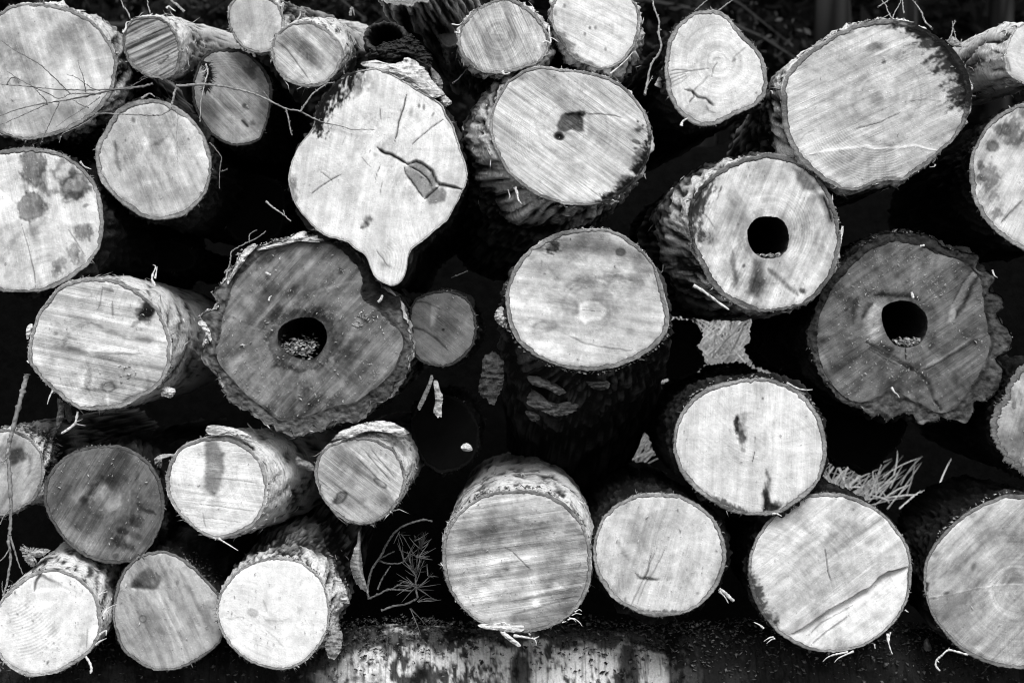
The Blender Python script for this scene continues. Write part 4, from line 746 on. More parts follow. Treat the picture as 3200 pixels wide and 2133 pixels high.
B('L26', "grey log end at the bottom left with a dark notch near its top",
  (9, [(1110,715),(1200,730),(1290,775),(1380,850),(1450,920),(1510,980),(1555,1060),(1580,1150),(1575,1250),(1552,1330),(1510,1390),(1440,1450),(1340,1510),(1230,1547),(1120,1557),(1030,1540),(950,1490),(870,1430),(830,1360),(800,1270),(787,1160),(797,1050),(820,950),(860,860),(920,790),(1000,735)]),
  y=.02, alb=.42, rim=9, rim_alb=.22, saw=(66,.10), streak=.30, cloud=.15, bark='dark', ring=(9,1180,1120,.04), L=1.6, tilt=(0,.08), dust=160, speck=.5, fringe=1.0,
  feats=[('p',9,[(925,940),(960,880),(1040,830),(1080,880),(1110,930),(1085,985),(1000,975),(925,970)],.42,7),('l',9,[(925,972),(1000,975),(1085,985),(1115,930),(1090,870)],8,.5,4,3),('b',9,955,945,40,24,0,.6,.6,.6),('l',9,[(920,985),(1000,990),(1090,995)],7,-.35,3),('b',9,1000,1192,24,22,0,-.25,.5,.2),('o',9,1000,1192,26,24,0,.45,.18,.2),('b',9,1040,1190,26,50,0,.2,.7,.5),('b',9,1195,1255,16,16,0,.2,.5,.3),('b',9,1450,1120,50,60,0,.4,.7,.9),('l',9,[(1190,850),(1260,980),(1330,1130),(1400,1250)],10,.22,8),('l',9,[(1250,850),(1330,1000),(1420,1180),(1500,1300)],9,.22,8),('l',9,[(1130,830),(1170,950),(1200,1060)],9,.22,8),
         ('b',9,1240,940,10,14,0,.4,.5,.5),('b',9,1370,880,14,12,0,.4,.5,.5),('b',9,1100,1050,90,40,-30,-.2,.8,.6),('b',9,870,1230,60,180,0,-.12,.8,.3)])
B('L27', "whitest log end at the bottom, almost clean, with torn bark on its right side",
  ('F', [(640,1278),(690,1288),(730,1320),(752,1365),(757,1420),(745,1465),(715,1505),(680,1530),(640,1538),(600,1530),(555,1508),(515,1465),(498,1420),(500,1380),(520,1340),(555,1305),(600,1285)]),
  collar=((-15,60,34,110),), y=-.09, alb=.86, rim=6, rim_alb=.40, saw=(92,.05), streak=.04, cloud=.04, rays=.05, bark='grey', ring=('F',640,1420,.03), L=1.7, tilt=(0,.08), dust=130, fringe=2.6, speck=.2,
  feats=[('o',9,1775,1148,34,26,20,.22,.3,1.0),('b',9,1780,1155,20,18,0,.22,.7,1.0),('l',9,[(1590,1190),(1660,1185),(1720,1180)],4,.18,9),('b',10,120,1190,40,40,0,.25,.7,.9),('l',10,[(20,1150),(80,1195),(130,1202),(250,1190)],4,.16,12),('b',10,310,1135,20,26,0,.25,.6,.5),('l',10,[(70,1270),(140,1330),(200,1400)],5,.14,6),('b',10,100,1100,60,50,0,.08,.8,.5),('l',10,[(50,1060),(80,1150)],5,.2,5)])
B('L28', "log end with grey criss-cross saw streaks and a bright bark collar, bottom centre",
  ('F', [(1190,1125),(1240,1128),(1290,1150),(1330,1190),(1352,1240),(1360,1290),(1355,1340),(1335,1385),(1300,1420),(1255,1443),(1200,1453),(1150,1445),(1100,1428),(1060,1395),(1030,1350),(1017,1300),(1018,1250),(1035,1200),(1070,1160),(1125,1132)]),
  collar=((-60,60,40,130),), y=-.01, alb=.42, rim=11, rim_alb=.27, saw=(-8,.32), streak=.28, cloud=.35, bark='birch', ring=('F',1190,1280,.08), L=1.8, flare=.03, dust=260, speck=.55, fringe=1.0,
  feats=[('p',10,[(1330,810),(1500,740),(1650,720),(1792,700),(1792,900),(1560,1100),(1440,1050),(1370,920)],1.28,40),('l',10,[(1400,1010),(1560,960),(1680,890),(1792,800)],16,.35,10),('l',10,[(1440,940),(1640,830),(1780,740)],12,-.25,8),('l',11,[(0,1060),(140,1030),(320,980),(490,955)],7,-.55,5,-2),('p',11,[(0,1065),(320,985),(500,960),(460,1060),(330,1190),(100,1280),(0,1290)],.85,8),('l',11,[(0,1230),(120,1225)],6,-.5,3,-2),('l',11,[(0,1160),(160,1120),(420,1040)],5,.3,4),('b',11,170,1060,45,34,-20,-.6,.5,1),('b',11,170,1085,22,24,0,-.5,.5,.9),('l',11,[(0,870),(160,720),(320,580),(460,430)],12,-.18,8),('l',11,[(0,490),(150,540),(300,560),(540,600)],12,.35,10),('b',11,430,550,70,40,15,.45,.7,.7),('b',11,300,490,40,25,0,.4,.7,.7),('l',11,[(0,720),(60,780),(130,850)],3,.6,3,2),('l',10,[(1740,690),(1792,720)],3,.5,3,1),
         ('b',10,1600,580,180,50,-8,.3,.8,.7),('b',10,1500,730,160,30,-3,.3,.7,.8),('b',11,100,620,120,70,-25,.35,.8,.6),('b',11,300,740,120,50,-5,.25,.8,.7),('b',11,90,390,200,35,8,-.15,.8,.7),('b',11,60,730,110,70,0,-.25,.8,.4),('b',10,1480,480,120,50,-15,-.2,.8,.5),('b',11,380,420,60,70,40,.3,.8,.6),('a',10,1560,800,60,230,60,200,.12,6)])
B('L29', "pale log end with thin scratch lines in its lower half, right of the streaked log",
  ('F', [(1510,1130),(1560,1135),(1600,1155),(1640,1190),(1662,1235),(1668,1285),(1655,1330),(1630,1370),(1590,1400),(1540,1415),(1490,1415),(1440,1395),(1400,1365),(1370,1315),(1362,1265),(1372,1215),(1395,1175),(1430,1148),(1470,1133)]),
  collar=((-10,40,22,80),(100,50,30,90)), y=-.02, alb=.62, rim=12, rim_alb=.36, saw=(106,.16), streak=.12, cloud=.18, bark='dark', ring=('F',1530,1240,.06), L=1.8, dust=130, speck=.45, fringe=1.1,
  feats=[('l',11,[(1010,700),(940,870),(880,1000),(820,1130)],4,.35,3,2),('l',11,[(1080,680),(1000,850),(930,950),(870,1110)],3,.35,4,1.5),('l',11,[(975,730),(950,860),(920,930)],3.4,.5,3,2),('l',11,[(905,830),(880,940),(830,1090)],3.2,-.2,3),('b',11,960,910,80,12,5,.6,.6,.5),('l',11,[(860,870),(900,910),(1020,920)],5,.4,5,2),('b',11,770,930,50,60,20,.22,.8,.7),('l',11,[(730,630),(770,720),(820,780)],7,.25,6),('b',11,870,610,60,90,-30,.18,.8,.6),('b',11,1160,435,8,12,0,.6,.5,.4),('b',11,1410,930,28,24,0,.4,.6,.9),('b',11,1430,720,8,8,0,.5,.5,.3),('b',11,1300,1015,12,10,0,.4,.5,.6),('b',11,1100,890,40,30,0,.2,.7,.8),('b',11,680,880,20,30,0,.22,.7,.8),('b',11,795,1055,8,14,0,.5,.5,.4),('m',60,115,14,.6)])
B('L30', "large pale log end with a long curved ledge across its lower right, bottom right",
  ('F', [(1910,1130),(1960,1140),(2010,1165),(2055,1205),(2085,1250),(2095,1300),(2092,1350),(2075,1400),(2045,1440),(2000,1475),(1950,1493),(1895,1498),(1840,1485),(1790,1455),(1750,1410),(1725,1355),(1718,1300),(1730,1250),(1755,1205),(1795,1165),(1850,1138)]),
  y=-.01, alb=.62, rim=10, rim_alb=.34, saw=(-38,.20), streak=.2, cloud=.2, bark='dark', ring=('F',1910,1280,.05), L=.9, dust=110, tilt=(0,.03), fringe=1.1,
  feats=[('g',12,[(140,1310),(300,1220),(420,1130),(520,1080),(620,1020),(680,985),(720,970),(780,905),(840,862),(900,845),(1000,820)],1,36,50),('l',12,[(420,1135),(520,1082),(620,1022),(680,987),(720,972),(780,907),(840,864),(900,847),(985,824)],3.2,.85,5,0),('p',12,[(420,1140),(620,1030),(720,980),(840,870),(1000,830),(1000,950),(930,1130),(820,1290),(560,1370),(320,1390)],1.22,14),  # dark line and paler field paint light and shade along the ledge
         ('l',12,[(290,1310),(380,1230),(520,1150),(600,1110)],4,.45,5,3),('l',12,[(300,1380),(420,1280),(580,1170)],4,.45,5,3),('b',12,500,620,150,110,-30,.32,.8,.6),('b',12,400,550,60,40,0,-.4,.7,.6),('b',12,220,600,60,40,0,-.2,.8,.5),('l',12,[(395,690),(410,780),(420,860),(445,930)],2.8,.75,3,2.5),('b',12,180,330,130,50,-20,.3,.8,.6),('b',12,330,1030,130,60,-30,.16,.8,.5),('b',12,60,1200,20,36,10,.65,.5,.5),('b',12,320,1170,30,60,20,.22,.7,.6),('b',12,640,720,180,30,-25,-.12,.7,.6),('m',128,192,35,.75),('b',12,60,870,80,200,0,-.1,.8,.4),('b',12,450,800,30,160,40,.1,.8,.6),('b',12,920,850,60,14,-10,.25,.8,.4)])
B('L31', "large grey log end in the lower right corner with a straight line across it",
  ('F', [(2335,1133),(2290,1142),(2230,1170),(2180,1210),(2145,1250),(2125,1290),(2122,1340),(2135,1400),(2165,1450),(2205,1490),(2260,1520),(2310,1532),(2370,1535),(2440,1515),(2500,1465),(2535,1400),(2545,1330),(2530,1260),(2490,1195),(2420,1148)][::-1]),
  y=.0, alb=.42, rim=11, rim_alb=.24, saw=(-45,.22), streak=.25, cloud=.22, bark='dark', ring=(12,1740,1000,.16), L=.7, tilt=(0,.03), dust=120,
  feats=[('p',12,[(1110,1045),(1400,985),(1640,955),(1792,950),(1792,1480),(1500,1420),(1280,1280),(1160,1140)],.88,5),('l',12,[(1110,1045),(1280,1020),(1440,980),(1640,955),(1792,952)],3.4,-.35,3,-1.5),('p',12,[(1630,950),(1660,850),(1730,840),(1792,900),(1792,950)],.62,8),('b',12,1250,1010,22,12,-30,.6,.5,.5),('b',12,1160,1050,26,8,-10,.5,.5,.5),('p',12,[(1050,910),(1130,940),(1120,1000),(1060,1010)],.15,4),('b',12,1180,740,30,20,0,.4,.6,.8),('b',12,1440,830,14,30,20,.45,.6,.6),('b',12,1340,800,120,40,-45,.2,.8,.7),('b',12,1540,760,200,60,-45,-.18,.8,.6),('b',12,1430,470,30,16,-20,.3,.6,.5),('b',12,1240,720,120,40,-45,-.2,.8,.6),('b',12,1460,1390,24,16,20,-.4,.6,.6)])
B('L32', "log end at the right edge with round dark blotches along its left side",
  (4, [(1792,720),(1700,750),(1600,810),(1530,880),(1480,960),(1440,1040),(1415,1120),(1410,1220),(1420,1310),(1440,1400),(1500,1510),(1570,1600),(1640,1658),(1720,1710),(1792,1750),(1900,1760),(2020,1700),(2110,1580),(2150,1430),(2150,1250),(2110,1050),(2030,880),(1920,760)][::-1]),
  y=.0, alb=.55, rim=14, rim_alb=.27, saw=(-62,.25), streak=.2, cloud=.2, bark='dark', ring=(4,1792,1300,.05), L=1.8, tilt=(.05,0), dust=60,
  feats=[('b',4,1710,920,80,85,0,.6,.35,.8),('b',4,1650,900,70,40,10,.5,.4,.8),('b',4,1570,1025,40,38,0,.45,.35,.5),('o',4,1570,1025,36,34,0,.3,.3,.4),('b',4,1485,1160,24,34,0,.6,.4,.5),('b',4,1545,1240,70,80,20,.62,.35,.6),('b',4,1490,1260,34,36,0,.5,.4,.5),('b',4,1580,1370,42,50,10,.42,.35,.6),('b',4,1520,1380,40,60,0,.35,.4,.7),('b',4,1600,1490,48,40,-10,.55,.3,.6),('b',4,1780,770,26,40,0,.5,.4,.6),('b',4,1740,1010,60,40,0,.35,.5,.7),('l',4,[(1792,1390),(1700,1480),(1620,1568)],3.4,.6,3,3),('g',4,[(1620,1568),(1700,1480),(1792,1390)],1,6,50),('b',4,1790,960,30,40,0,.5,.5,.6)])
B('L33', "rough grey log end at the right edge, below the scalloped hollow log",
  ('F', [(2352,835),(2320,868),(2305,910),(2285,940),(2275,980),(2280,1010),(2300,1045),(2330,1075),(2352,1090),(2400,1100),(2460,1080),(2500,1030),(2520,960),(2500,890),(2460,840),(2400,825)][::-1]),
  y=.02, alb=.42, rim=24, rim_alb=.20, saw=(-75,.2), streak=.25, cloud=.4, bark='dark', jag=6, ring=('F',2400,960,.05), L=1.6, tilt=(.05,0), dust=160,
  feats=[('b',8,1760,1000,50,60,0,.4,.7,.9),('b',8,1720,1270,14,22,0,.6,.5,.6),('b',8,1770,1330,60,60,0,-.3,.8,.6),('b',8,1680,1180,40,30,0,.3,.7,.9),('b',8,1770,1200,20,30,0,.4,.6,.9)])
B('L34', "thin split log with very white bark at the upper right edge",
  (4, [(1800,160),(1730,205),(1680,290),(1655,385),(1662,470),(1700,535),(1770,580),(1860,595),(1950,560),(2010,480),(2030,380),(2000,260),(1920,180)][::-1]),
  y=-.02, alb=.70, rim=5, rim_alb=.55, saw=(20,.08), streak=.08, cloud=.14, bark='birch', ring=(4,1840,380,.06), L=2.0, tilt=(-.06,.02), fringe=.5, split=(-138, 75), collar=((200,75,34,160),),
  feats=[('l',4,[(1660,390),(1680,430),(1700,500)],6,.35,4),('b',4,1740,270,50,30,-40,-.1,.8,.5)])
B('L35', "dark shaggy log at the top edge with its cut end out of the picture",
  (2, [(840,-40),(900,10),(1000,40),(1100,35),(1200,10),(1290,-60),(1340,-160),(1370,-290),(1340,-420),(1260,-520),(1140,-570),(1000,-550),(890,-470),(830,-350),(810,-200)][::-1]),
  y=.02, alb=.40, rim=12, rim_alb=.35, saw=(20,.2), bark='fibre', L=1.6, tilt=(.08,-.02), jag=5, flare=.06, fringe=1.6)
B('L36', "narrow pale barked log squeezed between the shaggy dark log and the ringed log",
  (2, [(1280,20),(1340,-10),(1400,30),(1440,110),(1450,200),(1420,290),(1350,330),(1290,290),(1260,180),(1255,90)]),
  y=.55, alb=.30, rim=5, rim_alb=.3, saw=(60,.2), bark='birch', L=1.3, fringe=1.5)
# two logs lying deep in the gaps, coloured nearly black to paint in the gaps' shade
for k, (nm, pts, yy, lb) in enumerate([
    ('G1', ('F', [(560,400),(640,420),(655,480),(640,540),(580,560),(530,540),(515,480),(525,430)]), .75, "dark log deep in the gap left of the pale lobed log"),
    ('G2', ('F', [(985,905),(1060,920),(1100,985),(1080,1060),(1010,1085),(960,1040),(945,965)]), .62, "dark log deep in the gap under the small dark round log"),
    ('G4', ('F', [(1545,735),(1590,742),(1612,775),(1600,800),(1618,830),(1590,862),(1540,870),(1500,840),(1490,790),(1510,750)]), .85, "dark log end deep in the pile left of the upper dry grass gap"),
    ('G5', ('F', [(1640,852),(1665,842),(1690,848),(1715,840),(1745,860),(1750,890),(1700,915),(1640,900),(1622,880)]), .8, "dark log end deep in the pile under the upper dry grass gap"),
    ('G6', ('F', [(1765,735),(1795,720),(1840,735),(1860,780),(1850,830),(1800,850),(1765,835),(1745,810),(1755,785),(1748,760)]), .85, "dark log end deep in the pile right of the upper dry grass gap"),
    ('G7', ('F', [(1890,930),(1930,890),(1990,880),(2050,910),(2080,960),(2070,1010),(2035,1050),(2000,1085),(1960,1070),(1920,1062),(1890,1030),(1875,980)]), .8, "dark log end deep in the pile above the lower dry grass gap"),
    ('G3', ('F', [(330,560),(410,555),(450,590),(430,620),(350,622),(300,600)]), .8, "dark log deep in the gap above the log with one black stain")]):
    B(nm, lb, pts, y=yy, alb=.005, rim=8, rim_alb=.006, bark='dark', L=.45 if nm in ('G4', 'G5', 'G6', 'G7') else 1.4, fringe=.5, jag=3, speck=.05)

# ================================================================== ground, bank behind the pile, forest
def ground_h(x, y):
    h = 2.45 * ss(2.9, 4.5, y + .25 * (fbm(x * 1.3, y * .7, 5, 3) - .5))
    h = h + .06 * np.clip(y - 4.3, 0, 12) + 26.0 * ss(16, 75, y)
    return h + .05 * (fbm(x * 2.2, y * 2.2, 6, 4) - .5) * 2 + .03 * (fbm(x * 9, y * 9, 8, 3) - .5)
xs = np.concatenate([[-150, -60, -30, -15, -8, -5], np.linspace(-3.6, 3.6, 145), [5, 8, 15, 30, 60, 150]])
ys = np.concatenate([[-40, -20, -10, -6], np.linspace(-3, 1.4, 40), np.linspace(1.45, 5.5, 100), [6, 8, 10, 13, 17, 22, 28, 35, 45, 60, 90, 150]])
gx, gy = np.meshgrid(xs, ys)
gz = ground_h(gx, gy)
def soil_material():
    m = bpy.data.materials.new("forest_soil"); nd, lk = nodes(m); P = nd["Principled BSDF"]
    tc = nd.new("ShaderNodeTexCoord")
    a = noise(nd, lk, tc.outputs['Object'], 18, 6, 0.7)
    r = nd.new("ShaderNodeMapRange"); lk.new(a, r.inputs[0]); r.inputs[1].default_value = .35; r.inputs[2].default_value = .75
    r.inputs[3].default_value = .0008; r.inputs[4].default_value = .003
    cc = nd.new("ShaderNodeCombineXYZ")
    for i in range(3): lk.new(r.outputs[0], cc.inputs[i])
    lk.new(cc.outputs[0], P.inputs['Base Color']); P.inputs['Roughness'].default_value = 1; P.inputs['Specular IOR Level'].default_value = .05
    b = nd.new("ShaderNodeBump"); b.inputs['Distance'].default_value = .03; lk.new(a, b.inputs['Height']); lk.new(b.outputs[0], P.inputs['Normal'])
    return m
tag(mesh_obj("ground", np.stack([gx, gy, gz], -1).reshape(-1, 3), grid_faces(len(ys), len(xs))[:, ::-1], soil_material()), kind="structure")

def leaf_soup(n, pos, size, alb):
    """n small leaf faces (two triangles each) at pos, as arrays"""
    d1 = rng.normal(0, 1, (n, 3)); d1 /= np.linalg.norm(d1, axis=1)[:, None]
    d2 = np.cross(d1, rng.normal(0, 1, (n, 3))); d2 /= np.linalg.norm(d2, axis=1)[:, None] + 1e-9
    sz = np.asarray(size)[:, None]
    V = np.stack([pos - d1 * sz, pos + d2 * sz * .4, pos + d1 * sz, pos - d2 * sz * .4], 1).reshape(-1, 3)
    F = np.arange(4 * n).reshape(n, 4)
    return V, F, np.repeat(alb, 4)
def conifer(x, y, H, r, label, dens=1.0, bare=2.5):
    z0 = float(ground_h(np.array(x), np.array(y))) - .1
    root = empty("conifer_tree", (x, y, z0))
    tag(root, label, "tree", "trees of the dark wood beyond the pile")
    m = 30; z = np.linspace(0, H, m)
    path = np.stack([.05 * np.sin(z * .7 + x), .05 * np.cos(z * .5 + y), z], -1)
    V, F = tube_geo(path, r, np.linspace(r, .02, m), 14)
    V += (fbm(V[:, 0] * 20 + V[:, 1] * 13, V[:, 2] * 3, 3, 3)[:, None] - .5) * .04
    mesh_obj("trunk", V, F, TWIG, root, True, alb=.003 + .09 * ss(.5, .8, fbm(V[:, 0] * 40 + V[:, 1] * 9, V[:, 2] * 1.2, 19, 3)) * fbm(V[:, 0] * 25, V[:, 2] * 2.2, 9, 3))
    sp = Soup(); tips = []
    for k in range(int(70 * dens)):
        hz = rng.uniform(bare, H * .97); L = (1 - (hz - bare) / (H - bare)) * 2.0 + .25
        a = rng.uniform(0, 2 * math.pi); t = np.linspace(0, 1, 5)
        dx, dy = math.cos(a), math.sin(a)
        p = np.stack([dx * L * t, dy * L * t, hz + .1 * L * t - .45 * L * t ** 2], -1)
        V, F = tube_geo(p, .03, np.linspace(.03, .006, 5), 5); sp.add(V, F, .04)
        for q in range(int(80 * L)):
            tt = rng.uniform(.15, 1); c = np.array([np.interp(tt, t, p[:, j]) for j in range(3)])
            tips.append(c + rng.normal(0, 1, 3) * np.array([.22, .22, .10]) * (1.2 - .6 * tt))
    tag(sp.build("limb", TWIG, root), kind="stuff")
    tips = np.array(tips); n = len(tips)
    V, F, a = leaf_soup(n, tips, rng.uniform(.02, .06, n), rng.uniform(.008, .05, n))
    mesh_obj("crown", V, F, LEAF, root, False, alb=a)
for x, y, H, r, lb, bare in [
    (-4.2, 11, 11, .16, "slim dark conifer far behind the upper left corner of the pile", 2.4),
    (-2.6, 9.0, 9, .11, "dark conifer with low drooping boughs behind the striped log", 1.0),
    (-1.0, 13, 13, .18, "tall dark conifer behind the small log with shaggy white bark", 2.0),
    (0.55, 10, 10, .12, "dark conifer with drooping boughs behind the bright speckled log", .6),
    (1.9, 14, 13, .20, "thick dark trunk behind the pale egg shaped log", 4.6),
    (3.05, 12.0, 13, .20, "thick grey trunk standing left above the largest oval log", 5.4),
    (3.95, 13, 12, .12, "slim pale grey trunk standing above the middle of the largest oval log", 5.6),
    (5.2, 14.5, 13, .15, "grey trunk standing right above the largest oval log", 5.8),
    (6.6, 15, 13, .17, "dark conifer behind the thin split log at the right", 3.0)]:
    conifer(x, y, H, r, lb, 1.0, bare)
# the wood beyond reads as one dark mass
n = 110000
pos = np.stack([rng.uniform(-16, 16, n), rng.uniform(17, 30, n), rng.uniform(0, 1, n)], -1)
keep = fbm(pos[:, 0] * .55, pos[:, 2] * 9, 77, 3) > .36
pos = pos[keep]; n = len(pos)
pos[:, 2] = ground_h(pos[:, 0], pos[:, 1]) - .2 + pos[:, 2] * 10
V, F, a = leaf_soup(n, pos, rng.uniform(.06, .22, n), rng.uniform(.005, .02, n))
tag(mesh_obj("distant_wood", V, F, LEAF, None, False, alb=a), kind="stuff")

# ---- dry grass on the bank, seen through three gaps in the pile
def tuft(px, py, y, spread, n, label, hgt=.42):
    c = W(px, py, y)
    sp = Soup()
    for _ in range(n):
        b = c + np.array([rng.normal(0, spread), rng.normal(0, .07), -hgt * .55 + rng.normal(0, spread * .35)])
        L = rng.uniform(.5, 1.25) * hgt; a = rng.normal(.6, .3) if rng.uniform() < .8 else rng.normal(-.7, .4)
        d = np.array([math.sin(a), rng.normal(-.15, .3), abs(math.cos(a))]); t = np.linspace(0, 1, 5)[:, None]
        p = b + d * L * t + np.array([rng.normal(0, .10) * L, 0, -.16 * L]) * t ** 2
        r = rng.uniform(.0015, .0042)
        V, F = tube_geo(p, 0, np.array([1, 1, .9, .7, .2]) * r, 4, .35)
        sp.add(V, F, rng.uniform(.5, .9))
    V = np.concatenate(sp.V); 
    o = sp.build("dry_grass_tuft", FLAKE); tag(o, label, "grass tuft", "tufts of dry grass seen through the pile")
tuft(2285, 1060, 3.35, .20, 900, "pale dry grass seen through the gap under the pale hollow log")
tuft(2635, 1487, 3.25, .13, 170, "pale dry grass seen through the gap right of the log with the slit knot", .19)
tuft(1965, 1330, 3.3, .05, 80, "narrow strip of dry grass seen right of the scaly dark bark", .30)

# ---- the birch lying crosswise under the pile
def bearer():
    yc, zc, R, L = .42, .235, .205, 6.0
    root = empty("birch_log", (0, yc, 0)); tag(root, "white barked birch log lying crosswise under the bottom row of logs", "log")
    nu, nv = 1500, 150
    u = np.linspace(-L / 2, L / 2, nu)[:, None]; th = np.linspace(-math.pi, math.pi, nv, endpoint=False)[None]
    arc = th * R
    n1 = fbm(u * 11 + 30, arc * 12 + 9, 301, 5); n2 = fbm(u * 60, arc * 34, 302, 4); n3 = fbm(u * 120 + 3, arc * 60, 303, 4)
    knot = np.zeros_like(n1)
    for kx in (-.30, .03, .38, .66, -.8, -1.1, 1.2):
        kk = fbm(np.array(kx * 9.), np.array(3.), 7, 1)
        d = np.hypot((u - kx) / .045, (th - 1.9 + kk) * R / .16)
        knot = np.maximum(knot, np.exp(-d ** 2) * (.6 + .8 * (n3 - .2)))
    disp = .012 * (n1 - .5) + .006 * (n2 - .5) + .006 * (n3 - .5) + .012 * knot * (n3 * 2 - 1)
    Rr = R + disp + .012 * np.sin(u * .9 + .4) + .05 * (fbm(u * 5 + 3, u * 0 + 2.5, 310, 3) - .42) * ss(.3, .95, np.cos(th))
    V = np.stack([np.broadcast_to(u, Rr.shape), -Rr * np.cos(th - math.pi / 2) * -1 * 0 - Rr * np.sin(th), zc + Rr * np.cos(th) - .012 * u], -1)
    white = ss(.41, .49, n1 * .5 + n2 * .28 + n3 * .22)
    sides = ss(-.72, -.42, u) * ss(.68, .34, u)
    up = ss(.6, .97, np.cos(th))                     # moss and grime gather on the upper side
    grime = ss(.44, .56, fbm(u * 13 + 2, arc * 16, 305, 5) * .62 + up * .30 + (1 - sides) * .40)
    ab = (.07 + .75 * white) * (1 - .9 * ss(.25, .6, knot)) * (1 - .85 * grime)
    ab = ab * (.22 + .78 * sides)  # both ends darkened in colour for litter and shade under the logs
    lent = ss(.62, .70, fbm(u * 180, arc * 14, 306, 2)); ab = ab * (1 - .5 * lent)
    ab = np.clip(ab, .012, .8)
    F = grid_faces(nu, nv, True)
    co = V.reshape(-1, 3); m = len(co)
    caps = []
    for k, row in ((0, 0), (1, nu - 1)):
        co = np.vstack([co, [[u[row, 0], 0, zc - .012 * u[row, 0]]]]); ia = np.arange(nv) + row * nv
        caps.append(np.stack([ia, np.roll(ia, -1) , np.full(nv, m + k)], -1))
    bu = np.stack([np.broadcast_to(u * 1000, Rr.shape), np.broadcast_to(arc * 1000, Rr.shape), Rr * 0 + 5], -1).reshape(-1, 3)[:, [1, 0, 2]]
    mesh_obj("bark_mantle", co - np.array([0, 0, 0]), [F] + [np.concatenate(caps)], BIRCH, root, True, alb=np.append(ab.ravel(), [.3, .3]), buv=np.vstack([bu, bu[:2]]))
    return yc, zc, R
YC, ZC, RB = bearer()
# chips, bark crumbs and leaf scraps strewn on it
def scraps(name, label, n, place, smin, smax, alo, ahi, cat=None, stuff=True, parent=None, base=None):
    sp = Soup()
    for _ in range(n):
        p = place()
        if p is None: continue
        z = math.exp(rng.uniform(math.log(smin), math.log(smax)))
        nrm = np.array([rng.normal(0, .45), -.5 + rng.normal(0, .45), 1.0]); nrm /= np.linalg.norm(nrm)
        e1 = np.cross(nrm, rng.normal(0, 1, 3)); e1 /= np.linalg.norm(e1); e2 = np.cross(nrm, e1)
        w = rng.uniform(.35, .9); k = rng.uniform(.0, .35)
        V = [p - e1 * z, p + e2 * z * w + nrm * z * k, p + e1 * z * rng.uniform(.6, 1.2), p - e2 * z * w * rng.uniform(.4, 1) + nrm * z * k * .6, p - nrm * z * .16]
        sp.add(V, [(0, 3, 1), (1, 3, 2), (0, 1, 4), (1, 2, 4), (2, 3, 4), (3, 0, 4)], alo + (ahi - alo) * rng.beta(1.1, 2.6))
    if base is not None:
        for i in range(len(sp.V)): sp.V[i] = sp.V[i] - base
    o = sp.build(name, FLAKE, parent)
    tag(o, label, kind="stuff")
    return o
def on_bearer():
    x = rng.uniform(-2.2, 2.4); a = rng.normal(.45, .42)       # angle from the top towards the camera
    if rng.uniform() < .62 * (math.exp(-(x / .5) ** 2)) * ss(.15, .6, a): return None
    R = RB + .012 + abs(rng.normal(0, .010)) * (1 if a < .5 else .4)
    R += .05 * (float(fbm(np.array(x * 5 + 3), np.array(2.5), 310, 3)) - .42) + .09 * max(0, vn(x * 3 + 5, 1.0, 4) - .35) * math.cos(a) * rng.uniform(.2, 1) * (a < .8)
    return np.array([x, YC - R * math.sin(a), ZC - .012 * x + R * math.cos(a)])
scraps("leaf_litter", None, 9000, on_bearer, .003, .013, .015, .42)

# ================================================================== loose pieces on and between the logs
ST = strip
ST('L23', "splinter", 9, [(1530,630),(1560,650),(1610,680),(1668,716)], 8, .8, -.01)
ST('L23', "splinter", 9, [(1490,625),(1510,632),(1505,645)], 6, .8, -.01)
for p, w in [([(690,1030),(720,1012),(758,1000)], 7), ([(690,1035),(720,1000),(745,985)], 5), ([(695,1305),(715,1290),(742,1275),(742,1310)], 9), ([(670,1375),(700,1350),(748,1328)], 8), ([(720,1170),(745,1130),(780,1105),(820,1090)], 6), ([(725,1195),(740,1150),(780,1120)], 5)]:
    ST('L25', "bark_strip", 9, p, w, .72, -.01)
ST('L25', "splinter", 9, [(598,1455),(625,1495),(640,1540),(632,1575)], 9, .8, -.02, w1=7)
for p, w in [([(390,1200),(430,1190),(470,1215),(492,1245)], 5), ([(400,1185),(430,1195),(450,1215)], 5), ([(420,1168),(450,1155),(488,1162)], 5), ([(440,1145),(470,1128),(490,1140)], 5), ([(380,1210),(350,1220),(370,1205)], 4)]:
    ST('L28', "splinter", 11, p, w, .8, -.01)
ST('L28', "splinter", 11, [(10,1310),(80,1320),(150,1330),(190,1315)], 10, .75, -.02)
ST('L28', "splinter", 11, [(140,1325),(165,1345),(170,1378)], 6, .75, -.02)
ST('L29', "bark_strip", 11, [(1450,985),(1490,1010),(1530,1050),(1555,1070)], 12, .55, .0, w1=9)
ST('L29', "bark_strip", 11, [(1450,1000),(1490,1040),(1515,1085)], 8, .5, .0)
for p, w in [([(560,1425),(480,1440),(420,1460),(383,1492)], 8), ([(600,1420),(540,1445),(490,1470),(465,1497)], 7), ([(838,1295),(840,1340),(855,1400),(872,1440)], 8), ([(858,1285),(850,1320),(852,1350)], 5), ([(745,1370),(748,1390),(750,1402)], 5), ([(960,1130),(975,1142),(985,1145)], 5), ([(40,1320),(10,1325),(-30,1350)], 7), ([(50,1330),(20,1340),(-10,1365)], 6), ([(-30,1260),(-60,1235),(-100,1215)], 8)]:
    ST('L30', "splinter", 12, p, w, .82, -.01)
ST('L31', "bark_strip", 12, [(1400,1445),(1330,1425),(1262,1412),(1215,1450),(1180,1482),(1175,1520),(1205,1558)], 7, .7, -.02, w1=6)
ST('L31', "bark_strip", 12, [(1262,1412),(1270,1390)], 4, .7, -.02)
ST('L31', "bark_strip", 12, [(1180,1480),(1200,1500)], 6, .7, -.02)
ST('L8', "bark_strip", 5, [(1085,430),(1065,390),(1070,350),(1090,300),(1070,285)], 9, .7, .05)
